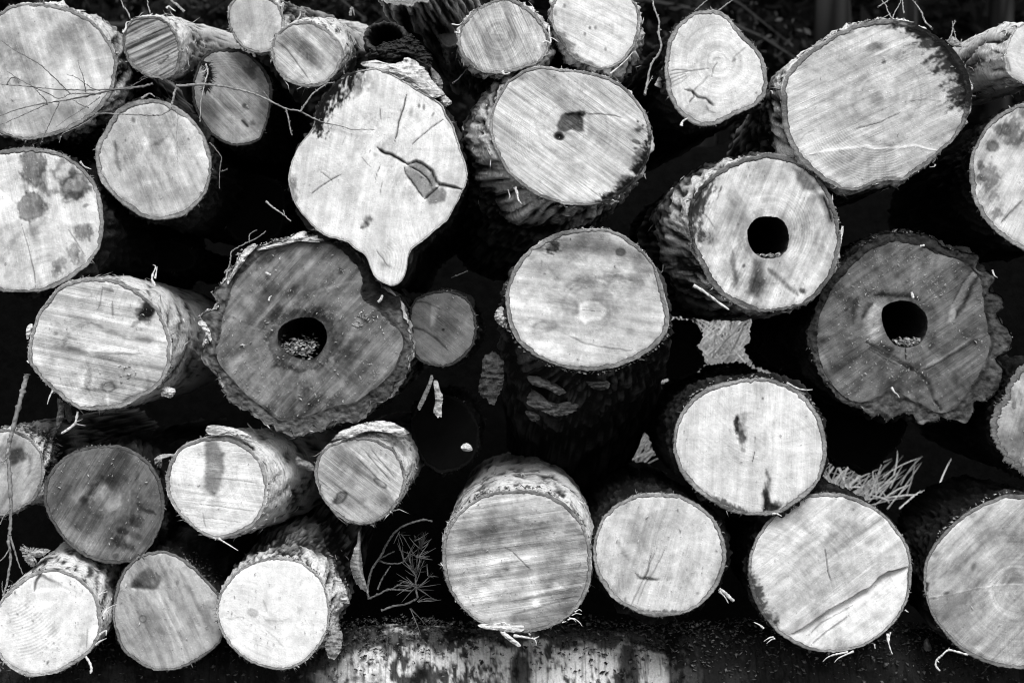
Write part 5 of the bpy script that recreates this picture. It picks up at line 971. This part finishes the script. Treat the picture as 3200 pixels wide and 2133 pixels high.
ST('L8', "bark_strip", 5, [(1085,380),(1095,330),(1100,295)], 6, .7, .05)
ST('L8', "bark_strip", 5, [(372,1165),(350,1200),(330,1262)], 7, .65, -.01)
ST('L8', "bark_strip", 5, [(545,1310),(535,1360),(520,1400),(470,1440),(428,1465)], 8, .6, .02, w1=7)
ST('L8', "bark_strip", 5, [(520,1395),(560,1405),(600,1410)], 9, .3, .02)
ST('L8', "bark_strip", 5, [(530,1380),(555,1375),(580,1362)], 4, .4, .02)
ST('L6', "bark_strip", 1, [(990,690),(1020,670),(1050,655),(1085,680)], 10, .3, .0)
ST('L2', "bark_strip", 1, [(860,230),(880,200),(885,160),(910,150)], 7, .7, -.01)
ST('L2', "bark_strip", 1, [(1165,60),(1180,45),(1200,60),(1230,80)], 8, .6, .25)
ST('L4', "bark_strip", 2, [(290,140),(308,110),(310,80)], 8, .5, .0)
ST('L4', "bark_strip", 2, [(660,110),(665,70),(675,55),(690,110)], 13, .25, .45)
ST('L3', "bark_strip", 2, [(175,45),(190,20),(195,45)], 7, .6, .0)
ST('L12', "bark_strip", 2, [(1370,170),(1420,175),(1450,150)], 5, .75, .0)
ST('L12', "bark_strip", 2, [(1390,225),(1425,230),(1420,200)], 7, .7, .0)
ST('L12', "bark_strip", 2, [(1720,500),(1740,520),(1780,510)], 12, .7, -.01)
ST('L12', "bark_strip", 3, [(215,300),(240,290),(270,300),(275,265),(325,295)], 8, .75, -.01)
ST('L12', "bark_strip", 3, [(255,180),(262,230),(268,280)], 9, .7, -.01)
ST('L14', "bark_strip", 3, [(20,1310),(35,1350),(45,1400),(70,1430)], 10, .65, -.01)
ST('L14', "bark_strip", 3, [(690,1430),(720,1410),(750,1412)], 10, .55, .02)
ST('L15', "bark_strip", 3, [(1185,880),(1195,850),(1235,825)], 10, .7, -.01)
ST('L15', "bark_strip", 3, [(1020,610),(1040,560),(1062,470)], 26, .5, .08, w1=12)
ST('L13', "bark_strip", 3, [(690,515),(740,475),(800,420),(850,360)], 7, .6, .0)
ST('L20', "bark_strip", 8, [(130,1110),(210,1150),(270,1160),(315,1157)], 7, .65, -.01)
ST('L20', "splinter", 12, [(30,460),(60,458),(98,475)], 9, .75, -.01)
ST('L18', "splinter", 8, [(865,1140),(885,1175),(905,1190),(920,1215)], 7, .75, -.015)
ST('L18', "splinter", 8, [(1570,320),(1585,360),(1608,375)], 6, .6, -.015)
ST('L18', "splinter", 8, [(1005,475),(1012,500),(1018,518)], 8, .7, -.015, w1=8)
ST('L18', "splinter", 8, [(1065,155),(1080,152),(1098,148)], 7, .8, -.012, w1=7)
ST('L9', "splinter", 6, [(855,545),(875,525),(885,495)], 9, .7, -.012, w1=7)
ST('L9', "splinter", 6, [(65,340),(85,350),(105,358)], 9, .6, -.012, w1=8)
ST('L9', "splinter", 6, [(90,535),(95,515),(110,500)], 7, .65, -.012)
ST('L9', "splinter", 6, [(165,245),(170,225)], 4, .65, -.012)
ST('L7', "bark_strip", 1, [(560,1130),(590,1165),(640,1185)], 9, .6, -.01)
ST('L17', "bark_strip", 8, [(522,15),(512,90),(500,160),(482,250)], 8, .75, .01, w1=6)
ST('L17', "bark_strip", 8, [(430,375),(390,430),(320,500),(290,535)], 7, .7, .01)
ST('L17', "bark_strip", 7, [(1270,430),(1340,470),(1440,545),(1520,600)], 11, .65, .01, w1=6)
ST('L16', "bark_strip", 4, [(205,400),(240,365),(300,340)], 9, .65, .01)
ST('L16', "bark_strip", 4, [(1170,1150),(1165,1165),(1130,1170)], 6, .5, .0)
for pts, yy, th_, al, key, nm in [
    ([(720,485),(760,440),(850,425),(920,448),(990,440),(1060,405),(1130,440),(1190,490),(1230,560),(1280,610),(1310,660),(1250,690),(1150,640),(1050,582),(950,525),(850,488)], .012, .16, .62, 'L10', "bark_slab"),
    ([(1240,620),(1290,640),(1350,690),(1370,720),(1330,745),(1300,730)], .03, .08, .5, 'L10', "bark_slab"),
    ([(1225,470),(1270,510),(1305,570),(1300,630),(1270,620),(1235,560)], .06, .08, .22, 'L10', "bark_slab")]:
    slab(2, pts, LOGS[key]['y'] + yy, th_, al, nm, key, dome=.02, rough=.012, sd=len(pts), lean=.15)
slab(5, [(1435,1440),(1440,1410),(1490,1405),(1560,1412),(1650,1430),(1740,1470),(1792,1500),(1800,1540),(1740,1500),(1660,1470),(1600,1462),(1540,1480),(1480,1478)], LOGS['L23']['y'] - .01, .03, .62, "bark_flap", 'L23', dome=.01, rough=.008, sd=5)
slab(6, [(490,1560),(540,1500),(620,1440),(720,1400),(820,1380),(900,1375),(970,1390),(1010,1420),(1060,1450),(1050,1465),(980,1470),(900,1460),(830,1450),(740,1460),(640,1490),(560,1540)], LOGS['L24']['y'] + .0, .10, .70, "bark_flap", 'L24', dome=.015, rough=.012, sd=8)
slab(6, [(830,1455),(900,1465),(980,1500),(1040,1480),(1060,1500),(1010,1510),(960,1560),(900,1500)], LOGS['L24']['y'] + .03, .03, .5, "bark_flap", 'L24', dome=.008, rough=.01, sd=9)
slab(10, [(530,1235),(570,1245),(605,1300),(600,1380),(575,1450),(530,1475),(500,1440),(485,1370),(510,1290)], LOGS['L27']['y'] + .02, .02, .34, "bark_flap", 'L27', dome=.012, rough=.008, sd=12)
slab(10, [(520,900),(570,900),(620,960),(640,1040),(655,1080),(600,1080),(560,1060),(530,1000)], LOGS['L27']['y'] + .08, .04, .55, "bark_flap", 'L27', dome=.015, rough=.012, sd=13)
slab(10, [(480,840),(520,800),(545,830),(560,870),(530,885),(500,870)], LOGS['L27']['y'] + .12, .05, .12, "bark_flap", 'L27', dome=.015, rough=.012, sd=14)
slab(9, [(135,680),(160,665),(190,690),(260,695),(340,705),(350,725),(270,730),(200,720),(240,760),(260,800),(220,825),(180,790),(150,730)], LOGS['L25']['y'] + .04, .05, .40, "bark_flap", 'L25', dome=.015, rough=.012, sd=15)
slab(10, [(1550,1235),(1640,1225),(1730,1215),(1790,1235),(1870,1240),(1860,1280),(1760,1285),(1680,1270),(1600,1262)], LOGS['L28']['y'] - .02, .02, .74, "splinter", 'L28', dome=.006, rough=.006, sd=16)
slab(10, [(1710,1290),(1740,1285),(1790,1320),(1850,1370),(1840,1390),(1770,1345)], LOGS['L28']['y'] - .02, .02, .76, "splinter", 'L28', dome=.006, rough=.005, sd=17)
slab(6, [(0,180),(100,140),(200,128),(290,62),(340,48),(370,85),(420,78),(500,108),(480,132),(400,128),(310,118),(200,150),(100,168),(20,195)], LOGS['L9']['y'] - .012, .05, .75, "bark_flap", 'L9', dome=.012, rough=.014, sd=51)
slab(5, [(1580,405),(1600,380),(1645,295),(1685,215),(1735,155),(1790,138),(1800,170),(1750,205),(1705,270),(1672,312),(1625,335),(1612,400),(1585,432)], LOGS['L9']['y'] - .01, .05, .62, "bark_flap", 'L9', dome=.012, rough=.016, sd=52)
slab(5, [(1380,690),(1400,675),(1430,680),(1450,710),(1475,760),(1480,810),(1455,850),(1430,830),(1450,780),(1420,740)], LOGS['L9']['y'] - .01, .04, .6, "bark_flap", 'L9', dome=.01, rough=.014, sd=53)
slab(5, [(205,700),(230,700),(220,760),(195,810),(182,780),(185,730)], LOGS['L8']['y'] + .01, .03, .7, "bark_flap", 'L8', dome=.008, rough=.006, sd=18)
slab(7, [(100,1072),(165,1060),(240,1085),(320,1125),(385,1180),(320,1192),(240,1150),(150,1128)], LOGS['L19']['y'] + .10, .04, .15, "bark_plate", 'L19', dome=.012, rough=.012, sd=19)
slab(7, [(100,1230),(130,1160),(170,1160),(240,1230),(330,1255),(420,1235),(475,1230),(470,1280),(400,1330),(310,1345),(220,1310),(160,1290)], LOGS['L19']['y'] + .16, .05, .12, "bark_plate", 'L19', dome=.015, rough=.014, sd=20)
slab(7, [(95,1310),(140,1310),(200,1350),(160,1380),(120,1360)], LOGS['L19']['y'] + .2, .04, .09, "bark_plate", 'L19', dome=.012, rough=.012, sd=21)
slab(7, [(520,1085),(570,1065),(640,1085),(690,1110),(670,1150),(600,1160),(540,1130)], LOGS['L19']['y'] + .06, .04, .07, "bark_plate", 'L19', dome=.012, rough=.012, sd=22)
slab(6, [(1690,590),(1730,580),(1745,640),(1760,700),(1730,720),(1690,690),(1670,650)], LOGS['L19']['y'] + .03, .05, .5, "bark_flap", 'L19', dome=.015, rough=.014, sd=23)

# pieces that are things of their own
def loose(name, label, cat, t, pts, y, thick, alb, group=None, **kw):
    o = slab(t, pts, y, thick, alb, name, None, **kw); tag(o, label, cat, group); return o
loose("bark_piece", "dark ribbed plate of bark hanging left below the log with scaly bark", "bark", 6, [(1640,905),(1690,900),(1725,950),(1735,1030),(1730,1110),(1700,1190),(1660,1260),(1620,1230),(1570,1190),(1558,1130),(1580,1030),(1590,940)], .10, .03, .06, dome=.02, rough=.014, sd=31)
loose("bark_strip", "thin tapering bark strip hanging under the small dark round log", "bark", 6, [(1225,1045),(1240,1080),(1215,1160),(1180,1240),(1150,1295),(1130,1280),(1165,1200),(1205,1110)], .12, .012, .22, "bark strips hanging in the middle gap", dome=.006, rough=.006, sd=32)
loose("bark_strip", "wider broken bark strip hanging under the small dark round log", "bark", 6, [(1240,1090),(1270,1100),(1290,1160),(1308,1210),(1300,1280),(1300,1350),(1265,1340),(1242,1310),(1255,1240),(1248,1160)], .11, .014, .42, "bark strips hanging in the middle gap", dome=.006, rough=.008, sd=33)
loose("bark_curl", "curled strip of bark hanging between the whitest log and the small stepped log", "bark", 10, [(712,560),(735,590),(728,650),(735,720),(745,800),(750,870),(775,960),(785,1010),(730,980),(690,920),(668,860),(662,800),(690,700),(712,640)], .05, .02, .30, dome=.03, rough=.008, sd=34)
loose("wood_chip", "pale broken wood chip under the log with one black stain", "wood chip", 5, [(1140,1145),(1190,1140),(1228,1160),(1215,1200),(1190,1215),(1150,1205),(1128,1195)], .03, .04, .72, dome=.014, rough=.01, sd=35)
loose("bark_piece", "upright torn bark piece under the lower left of the log with one black stain", "bark", 5, [(400,1220),(440,1240),(450,1300),(440,1370),(405,1430),(392,1380),(405,1300)], .08, .02, .22, dome=.015, rough=.012, sd=36)
loose("bark_piece", "short grey bark piece beside the upright torn one, under the log with one black stain", "bark", 5, [(450,1250),(495,1280),(505,1350),(490,1390),(465,1360),(455,1310)], .12, .02, .16, dome=.015, rough=.012, sd=37)
loose("dead_leaf", "withered curled leaf between the dark spotted log and the log with the grey band", "leaf", 9, [(1085,70),(1120,45),(1180,38),(1225,40),(1190,60),(1140,75),(1110,100),(1125,140),(1090,130),(1080,100)], .05, .006, .38, dome=.02, rough=.006, sd=38)
loose("dead_leaf", "drooping shrivelled leaf beside the birch bark left of the small stepped log", "leaf", 10, [(275,90),(290,55),(330,80),(375,95),(410,135),(395,160),(340,145),(290,120)], .06, .01, .24, dome=.02, rough=.01, sd=39)
loose("wood_chip", "single pale chip lying in the dark gap above the streaked log", "wood chip", 6, [(1435,1555),(1470,1530),(1505,1550),(1512,1580),(1480,1590),(1445,1580)], .25, .02, .8, dome=.01, rough=.008, sd=40)
loose("dead_leaf", "folded brown leaf on the ground litter between the two lower right logs", "leaf", 12, [(1095,1350),(1115,1325),(1135,1370),(1145,1410),(1110,1420),(1090,1400)], .22, .006, .30, dome=.015, rough=.006, sd=41)
loose("dead_leaf", "veined dry leaf left of the log with the kidney shaped knot", "leaf", 2, [(1515,840),(1530,760),(1570,690),(1630,655),(1620,720),(1580,780),(1540,820)], .12, .006, .26, dome=.02, rough=.012, sd=42)
# hollow stub and mossy lump above the lobed log
def stub():
    c0 = N(2, [(905, 255)])[0]; w0 = W(*c0, .06)
    root = empty("branch_stub", w0); tag(root, "short broken hollow branch stub above the pale lobed log", "branch stub")
    na, nd = 90, 26
    aa = np.linspace(-math.pi, math.pi, na, endpoint=False)
    Ri = .036 * (1 + .25 * np.cos(aa) ** 2) * (1 + .25 * (fbm(np.cos(aa) * 3 + 5, np.sin(aa) * 3, 401, 3) - .5)); Ro = Ri + .006 + .014 * fbm(np.cos(aa) * 5, np.sin(aa) * 5 + 4, 402, 3)
    prof = [(Ri * .7, .45), (Ri * .85, .12), (Ri, .02), (Ri * 1.05, 0), (Ro * .95, -.004), (Ro, .012)] + [(Ro * (1 + .25 * t), .012 + .35 * t) for t in np.linspace(.05, 1, 16)]
    co = []
    for r, dpt in prof:
        nn = fbm(np.cos(aa) * 8 + dpt * 30, np.sin(aa) * 8 + 30, 403, 3) - .5
        rr = r * (1 + .3 * nn)
        co.append(np.stack([rr * np.cos(aa) * 1.15, dpt + nn * .02, rr * np.sin(aa)], -1))
    ab = np.concatenate([np.full(na, v) for v in [.015, .02, .03, .05, .08, .06] + [.06] * 16]) * (0.6 + .8 * fbm(np.tile(aa, 22) * 9, np.repeat(np.arange(22), na) * .4, 404, 3))
    bu = np.stack([np.tile(aa * 60, 22), np.repeat(np.arange(22), na) * 9., np.full(na * 22, 3.)], -1)
    mesh_obj("stub_wood", np.concatenate(co), grid_faces(22, na, True), BARK, root, True, alb=ab, buv=bu)
stub()
loose("mossy_bark_lump", "dark mossy lump of bark lying on top of the pale lobed log", "bark", 2, [(790,360),(850,320),(930,290),(1010,270),(1070,240),(1120,270),(1170,330),(1215,380),(1235,440),(1240,480),(1190,470),(1120,420),(1060,395),(990,430),(920,440),(860,415),(800,410)], .03, .25, .035, dome=.05, rough=.03, n=50, sd=44)

# ---- wood chips in the two hollow logs
def chips_in(key, t, cx, cy, rx, ry, n, back=.12, alo=.25, ahi=.85):
    y0 = LOGS[key]['y']; b0 = np.array(LOGS[key]['root'].location)
    def pl():
        q = rng.normal(0, 1, 2).clip(-2, 2) * .5; d = abs(rng.normal(0, .5))
        (px, py), = N(t, [(cx + q[0] * rx, cy + q[1] * ry - d * ry * .9)])
        return W(px, py, y0 + .006 + d * back)
    scraps("wood_chips", None, n, pl, .004, .014, alo, ahi, parent=LOGS[key]['root'], base=b0)
chips_in('L9', 6, 310, 890, 130, 62, 260)
chips_in('L18', 8, 970, 830, 105, 26, 120, .05)
chips_in('L17', 8, 10, 222, 90, 12, 40, .04)
chips_in('L9', 6, 755, 690, 70, 60, 40, -.012)
chips_in('L8', 5, 890, 1060, 60, 50, 34, -.012, .5, .85)
def on_log(key, a0, a1, dmax, rr=1.0):
    Lg = LOGS[key]; b = np.array(Lg['root'].location)
    def f():
        a = math.radians(rng.uniform(a0, a1)); d = rng.uniform(.01, dmax); r = (rat(Lg['ro'], a) + rng.uniform(0, 10)) * Lg['s'] * rr
        return b + np.array([r * math.cos(a), d, -r * math.sin(a)])
    return f
for key, a0, a1, n, alo, ahi, dm in [('L19', 10, 170, 230, .3, .85, .03), ('L14', 30, 150, 70, .2, .7, .04), ('L28', -160, -20, 90, .3, .8, .04), ('L9', -175, -60, 120, .3, .85, .03), ('L20', -150, -20, 60, .2, .7, .02), ('L16', 190, 290, 90, .3, .8, .03), ('L31', -150, -60, 60, .3, .8, .02)]:
    scraps("crumbs", None, n, on_log(key, a0, a1, dm), .003, .011, alo, ahi, parent=LOGS[key]['root'], base=np.array(LOGS[key]['root'].location))
for key, a0, a1, n, ahi in [('L21', -80, -5, 260, .4), ('L28', -120, -30, 200, .35), ('L9', -140, -60, 160, .5), ('L25', -70, -10, 160, .35), ('L26', -90, -30, 90, .25), ('L18', -130, -40, 120, .15), ('L17', 150, 230, 120, .4), ('L24', -20, 20, 60, .5), ('L16', 230, 320, 60, .5), ('L10', 255, 300, 110, .25), ('L27', -80, 60, 120, .45)]:
    scraps("crumbs", None, n, on_log(key, a0, a1, .22), .003, .010, .02, ahi, parent=LOGS[key]['root'], base=np.array(LOGS[key]['root'].location))

# ---- twigs
def twig(name, label, cat, branches, alb=.22, bud=.0):
    """branches: (tile, pts, y0, y1, r0 mm, r1 mm); the first is the stem"""
    b0 = wpath(branches[0][0], branches[0][1], branches[0][2], branches[0][3])[0]
    root = empty(name, b0); tag(root, label, cat)
    for k, (t, pts, y0, y1, r0, r1) in enumerate(branches):
        p = wpath(t, pts, y0, y1, 7); m = len(p)
        R = np.linspace(r0, r1, m) / 1000 * (1 + .12 * rng.normal(0, 1, m).clip(-1.5, 1.5))
        R[::7] *= 1.35
        V, F = tube_geo(p, 0, R, 6, 1.0, (0, 1, .3), .0006)
        o = mesh_obj("stem" if k == 0 else "side_shoot", V - b0, F, TWIG, root, True, alb=np.clip(alb * (1 + .35 * rng.normal(0, 1, len(V))), .03, .7))
        if bud:
            sp = Soup()
            for i in range(3, m, 7):
                d = np.array([rng.normal(0, 1), -.3, rng.normal(.5, .8)]); d /= np.linalg.norm(d); z = bud / 1000
                c = p[i] - b0; e = np.cross(d, (0, 1, 0)); e /= np.linalg.norm(e) + 1e-9; e2 = np.cross(d, e)
                sp.add([c, c + d * z + e * z * .5, c + d * z - e * z * .3 + e2 * z * .5, c + d * z - e2 * z * .5, c + d * z * 2.4],
                       [(0, 1, 2), (0, 2, 3), (0, 3, 1), (4, 2, 1), (4, 3, 2), (4, 1, 3)], alb * 1.7)
            if sp.n: tag(sp.build("bud", TWIG, o), kind="stuff")
    return root
twig("birch_twig", "bare forked birch twig lying across the big log in the upper left corner", "twig", [
    (1, [(1070,585),(1000,605),(900,615),(800,628),(700,650),(600,675),(500,695),(400,712),(300,725),(150,760),(0,810)], -.03, -.05, 4.0, 1.4),
    (1, [(930,620),(800,625),(650,630),(500,630),(380,625),(240,610),(100,598),(0,590)], -.05, -.07, 2.6, 1.0),
    (1, [(700,660),(640,655),(560,655),(490,660),(410,690),(340,655),(240,615)], -.055, -.06, 2.0, 1.0),
    (1, [(490,655),(430,595),(360,525),(290,460),(200,405),(100,350),(10,285)], -.06, -.09, 2.0, .8),
    (1, [(600,645),(592,590),(580,530),(560,480),(545,420)], -.06, -.08, 1.8, .8),
    (1, [(700,635),(640,615),(580,575),(530,540),(470,523)], -.06, -.08, 1.6, .7),
    (1, [(340,655),(280,630),(180,580),(110,540),(55,502)], -.06, -.08, 1.6, .7),
    (1, [(330,730),(270,755),(160,805),(60,850),(0,875)], -.055, -.08, 1.8, .8),
    (1, [(330,735),(320,700),(280,660),(245,620)], -.06, -.07, 2.0, 1.0),
    (1, [(700,680),(640,725),(570,770),(480,825),(395,888)], -.06, -.08, 1.5, .7),
    (1, [(620,755),(560,730),(500,692)], -.06, -.07, 1.7, 1.0),
    (1, [(415,715),(380,790),(340,880),(300,970),(285,1005)], -.055, -.06, 1.7, .8),
    (1, [(910,610),(960,580),(1020,545)], -.05, -.06, 1.6, .8),
    (1, [(45,595),(80,545),(120,555),(130,585)], -.07, -.08, 2.0, 1.2)], .16, 3.0)
twig("birch_twig", "long thin twig bridging the round pale log, the shaded log and the lobed log", "twig", [
    (1, [(1235,600),(1310,598),(1420,590),(1530,600),(1640,620),(1720,640),(1800,665),(1900,712),(2000,760),(2100,780),(2200,830),(2280,860),(2400,885),(2460,905),(2620,905)], -.05, -.08, 4.2, 1.2),
    (1, [(1235,600),(1220,660),(1205,720),(1190,765),(1130,800),(1050,805),(960,803),(860,800),(780,795),(680,795),(620,800)], -.05, -.06, 4.0, 1.2),
    (2, [(310,780),(350,720),(400,655),(460,610),(500,585),(548,578)], -.08, -.08, 3.0, 1.6),
    (2, [(210,765),(225,820),(240,900),(252,945)], -.07, -.07, 2.6, 1.8),
    (1, [(680,800),(620,845),(540,890),(440,935),(415,1000)], -.05, -.05, 1.8, .9),
    (1, [(1230,765),(1245,830),(1235,930),(1240,1020),(1240,1135)], -.05, -.05, 1.0, .6),
    (2, [(105,710),(75,670),(50,632)], -.06, -.06, 1.4, .8)], .26, 3.2)
twig("bare_twig", "thin hooked twig hanging right of the round pale log with the grey heart", "twig", [
    (1, [(1470,1000),(1490,1020),(1530,1070),(1550,1105),(1540,1180),(1535,1320)], -.01, .0, 1.6, .9),
    (1, [(1545,1200),(1575,1190),(1592,1180)], -.01, .0, 1.0, .6)], .2, 2.0)
twig("dead_branch", "straight dead branch standing upright at the left edge before the small log", "branch", [
    (9, [(190,-520),(160,-400),(130,-290),(95,-150),(70,-60),(55,40),(65,180),(75,320),(75,440),(70,560),(60,650),(75,760),(60,880),(45,960),(20,1030)], .02, -.09, 8.5, 3.0),
    (9, [(68,600),(95,690),(120,780),(160,880)], -.08, -.08, 3.5, 1.5),
    (9, [(60,60),(20,90),(-40,120)], -.05, -.08, 3.0, 1.5),
    (9, [(75,420),(30,470),(0,530)], -.07, -.09, 2.5, 1.2),
    (9, [(70,700),(30,760),(-20,800)], -.07, -.09, 2.4, 1.2),
    (9, [(25,1020),(15,970),(18,930)], -.08, -.08, 2.0, 1.0)], .20, 0)
twig("bare_twig", "upright budded stem between the bright speckled log and the egg shaped log", "twig", [
    (3, [(930,660),(945,590),(975,450),(1020,390),(1045,320),(1025,230),(1030,150),(1000,70),(983,0),(970,-60)], .05, .12, 4.0, 2.4),
    (3, [(930,640),(960,580),(985,530)], .05, .05, 1.8, 1.0), (3, [(1018,228),(1030,222),(1040,205)], .1, .1, 3, 1.5)], .30, 3.4)
for k, (pts, t, y0, y1, r, lb) in enumerate([
    ([(1280,80),(1320,40),(1365,0),(1420,-50)], 3, .3, .3, 2.6, "thin pale stem rising from behind the egg shaped log, the left one of two"),
    ([(1445,75),(1500,35),(1545,0),(1600,-45)], 3, .3, .3, 2.8, "thin pale stem rising from behind the egg shaped log, the right one of two"),
    ([(865,130),(835,70),(820,30),(780,-10)], 4, .2, .3, 2.2, "thin leaning stem rising above the top of the largest oval log"),
    ([(870,130),(890,80),(920,30),(935,-10)], 4, .2, .3, 2.0, "thin stem crossing the leaning one above the largest oval log"),
    ([(950,95),(945,50),(940,0),(938,-30)], 4, .25, .3, 2.6, "short hanging stem tip above the largest oval log"),
    ([(1150,200),(1100,150),(1075,90),(1050,50),(1005,-10)], 4, .1, .3, 3.0, "bent budded stem rising from the mouldy rim of the largest oval log"),
    ([(770,50),(810,25),(855,-5)], 4, .25, .3, 3.0, "pale grass stem slanting above the largest oval log"),
    ([(915,130),(885,70),(865,50),(845,-10)], 1, .2, .3, 2.8, "budded stem leaning left behind the striped log"),
    ([(1052,95),(1040,50),(1030,-5)], 1, .2, .3, 2.4, "upright stem straight above the striped log"),
    ([(1290,82),(1240,35),(1200,5),(1180,-20)], 1, .4, .4, 5.0, "thicker stem lying over the birch bark behind the striped log"),
    ([(1480,330),(1430,350),(1370,375)], 6, .25, .3, 2.0, "faint twig above the small dark round log"),
    ([(1380,580),(1420,550),(1470,490)], 2, .1, .15, 2.0, "pale twig tip under the shaggy dark log")]):
    twig("bare_twig", lb, "twig", [(t, pts, y0, y1, r, r * .55)], .28, 2.4)
twig("seedling", "tiny forked seedling growing on the rim of the largest oval log", "seedling", [
    (4, [(1270,275),(1290,220),(1295,185),(1290,150)], .06, .06, 2.4, 1.5), (4, [(1295,180),(1305,160),(1308,140)], .06, .06, 1.6, 1.0), (4, [(1320,290),(1310,250),(1295,190)], .06, .06, 2.0, 1.2),
    (4, [(1270,275),(1255,285),(1245,282)], .06, .06, 2, 1.2), (4, [(1340,310),(1350,295),(1355,275)], .06, .06, 2, 1.2)], .3, 2.5)
loose("dead_leaf", "small crumpled leaf at the foot of the tiny seedling", "leaf", 4, [(1250,290),(1290,258),(1330,280),(1360,325),(1310,330)], .07, .006, .34, dome=.015, rough=.008, sd=47)
# roots and straws above the ragged hollow log
twig("root_strand", "thin looping root beside the ragged bark of the big hollow log", "root", [
    (5, [(1570,340),(1600,300),(1615,240),(1620,195),(1660,165),(1720,135),(1792,100),(1860,50)], .0, .03, 2.4, 1.5), (5, [(1745,130),(1745,80),(1770,55),(1800,40)], .0, .02, 1.6, 1.0)], .22, 0)
twig("straw", "stiff pale straw pointing down left of the big lobed log", "straw", [(2, [(70,1410),(130,1460),(190,1500),(245,1550)], .0, -.03, 3.4, 1.4), (2, [(200,1500),(190,1470)], -.01, -.01, 1.5, 1.0)], .36, 0)
# pine twig in the lower middle gap
def pine():
    br = [(10, [(790,1050),(780,1000),(795,900),(820,830),(870,760),(910,680),(960,600),(1030,545),(1100,520),(1170,500),(1230,510)], .12, .2, 4.2, 3.0),
          (10, [(855,785),(920,805),(1000,805),(1040,790)], .16, .14, 3.0, 2.0), (10, [(800,1050),(850,1025),(920,990),(1000,990),(1080,995),(1115,985)], .10, .06, 3.6, 2.6),
          (10, [(850,990),(880,920),(910,870),(940,825)], .12, .12, 3.0, 2.0), (10, [(880,1135),(960,1105),(1050,1090),(1110,1060),(1130,1040),(1118,970),(1118,880)], .06, .04, 3.6, 3.0),
          (10, [(940,990),(990,960),(1040,930)], .08, .08, 2.4, 1.8), (10, [(870,770),(930,740),(970,720)], .16, .15, 2.4, 1.6)]
    root = twig("pine_twig", "dead pine twig with needle tufts in the dark gap left of the streaked log", "twig", br, .10, 0)
    b0 = np.array(root.location)
    for (px, py, n, L, a0, sprd, yy) in [(1118, 880, 26, 150, -100, 35, .04), (1118, 965, 22, 170, -170, 24, .04), (1100, 860, 18, 130, -75, 40, .06), (1040, 790, 20, 150, -45, 30, .14), (1150, 700, 22, 110, -70, 50, .15), (1120, 975, 16, 170, -20, 30, .05), (1000, 600, 12, 90, 30, 60, .18), (1130, 760, 22, 130, -30, 60, .12), (1210, 900, 10, 120, -30, 40, .12), (1085, 1120, 5, 180, 40, 20, .05), (1130, 1070, 7, 180, -10, 16, .05), (1110, 640, 12, 100, -60, 50, .18)]:
        sp = Soup()
        for _ in range(int(n * .6)):
            a = math.radians(a0 + rng.normal(0, sprd)); l = L * rng.uniform(.35, 1.1)
            q = np.array([[px, py], [px + l * .5 * math.cos(a), py + l * .5 * math.sin(a)], [px + l * math.cos(a), py + l * math.sin(a) + rng.normal(0, 9)]])
            y1 = yy + rng.normal(-.02, .04)
            p = np.array([W(u_, v_, w_) for (u_, v_), w_ in zip(N(10, q + rng.normal(0, 7, 2)), (yy, (yy + y1) / 2, y1))])
            V, F = tube_geo(p, 0, np.array([1.3, 1.4, .4]) / 1000, 4); sp.add(V - b0, F, rng.uniform(.03, .17))
        sp.build("needle_tuft", FLAKE, root)
pine()
# dark spruce sprig between the striped log and the shaded log
sp = Soup(); b0 = W(*N(1, [(1440, 440)])[0], .0)
root = empty("spruce_sprig", b0); tag(root, "black spruce sprig hanging between the striped log and the shaded log", "sprig")
p = wpath(1, [(1430,430),(1460,480),(1465,550),(1440,620)], .02, .0)
V, F = tube_geo(p, .002, .001, 5); mesh_obj("stem", V - b0, F, TWIG, root, True, alb=np.full(len(V), .05))
for c in p:
    for _ in range(14):
        d = np.array([rng.uniform(-1, 1), rng.uniform(-1, .2), rng.uniform(-.9, .3)]); d /= np.linalg.norm(d)
        V, F = tube_geo(np.array([c, c + d * .012, c + d * .024]), 0, np.array([.001, .001, .0003]), 4); sp.add(V - b0, F, .02)
tag(sp.build("needles", FLAKE, root), kind="stuff")
twig("grass_blade", "dry curled grass blade hanging by the black spruce sprig", "grass", [(1, [(1440,450),(1455,500),(1440,560),(1420,640),(1405,720),(1400,850)], -.02, -.01, 3.2, 1.0), (1, [(1450,470),(1430,500),(1400,510)], -.02, -.02, 2.5, 1.2)], .5, 0)
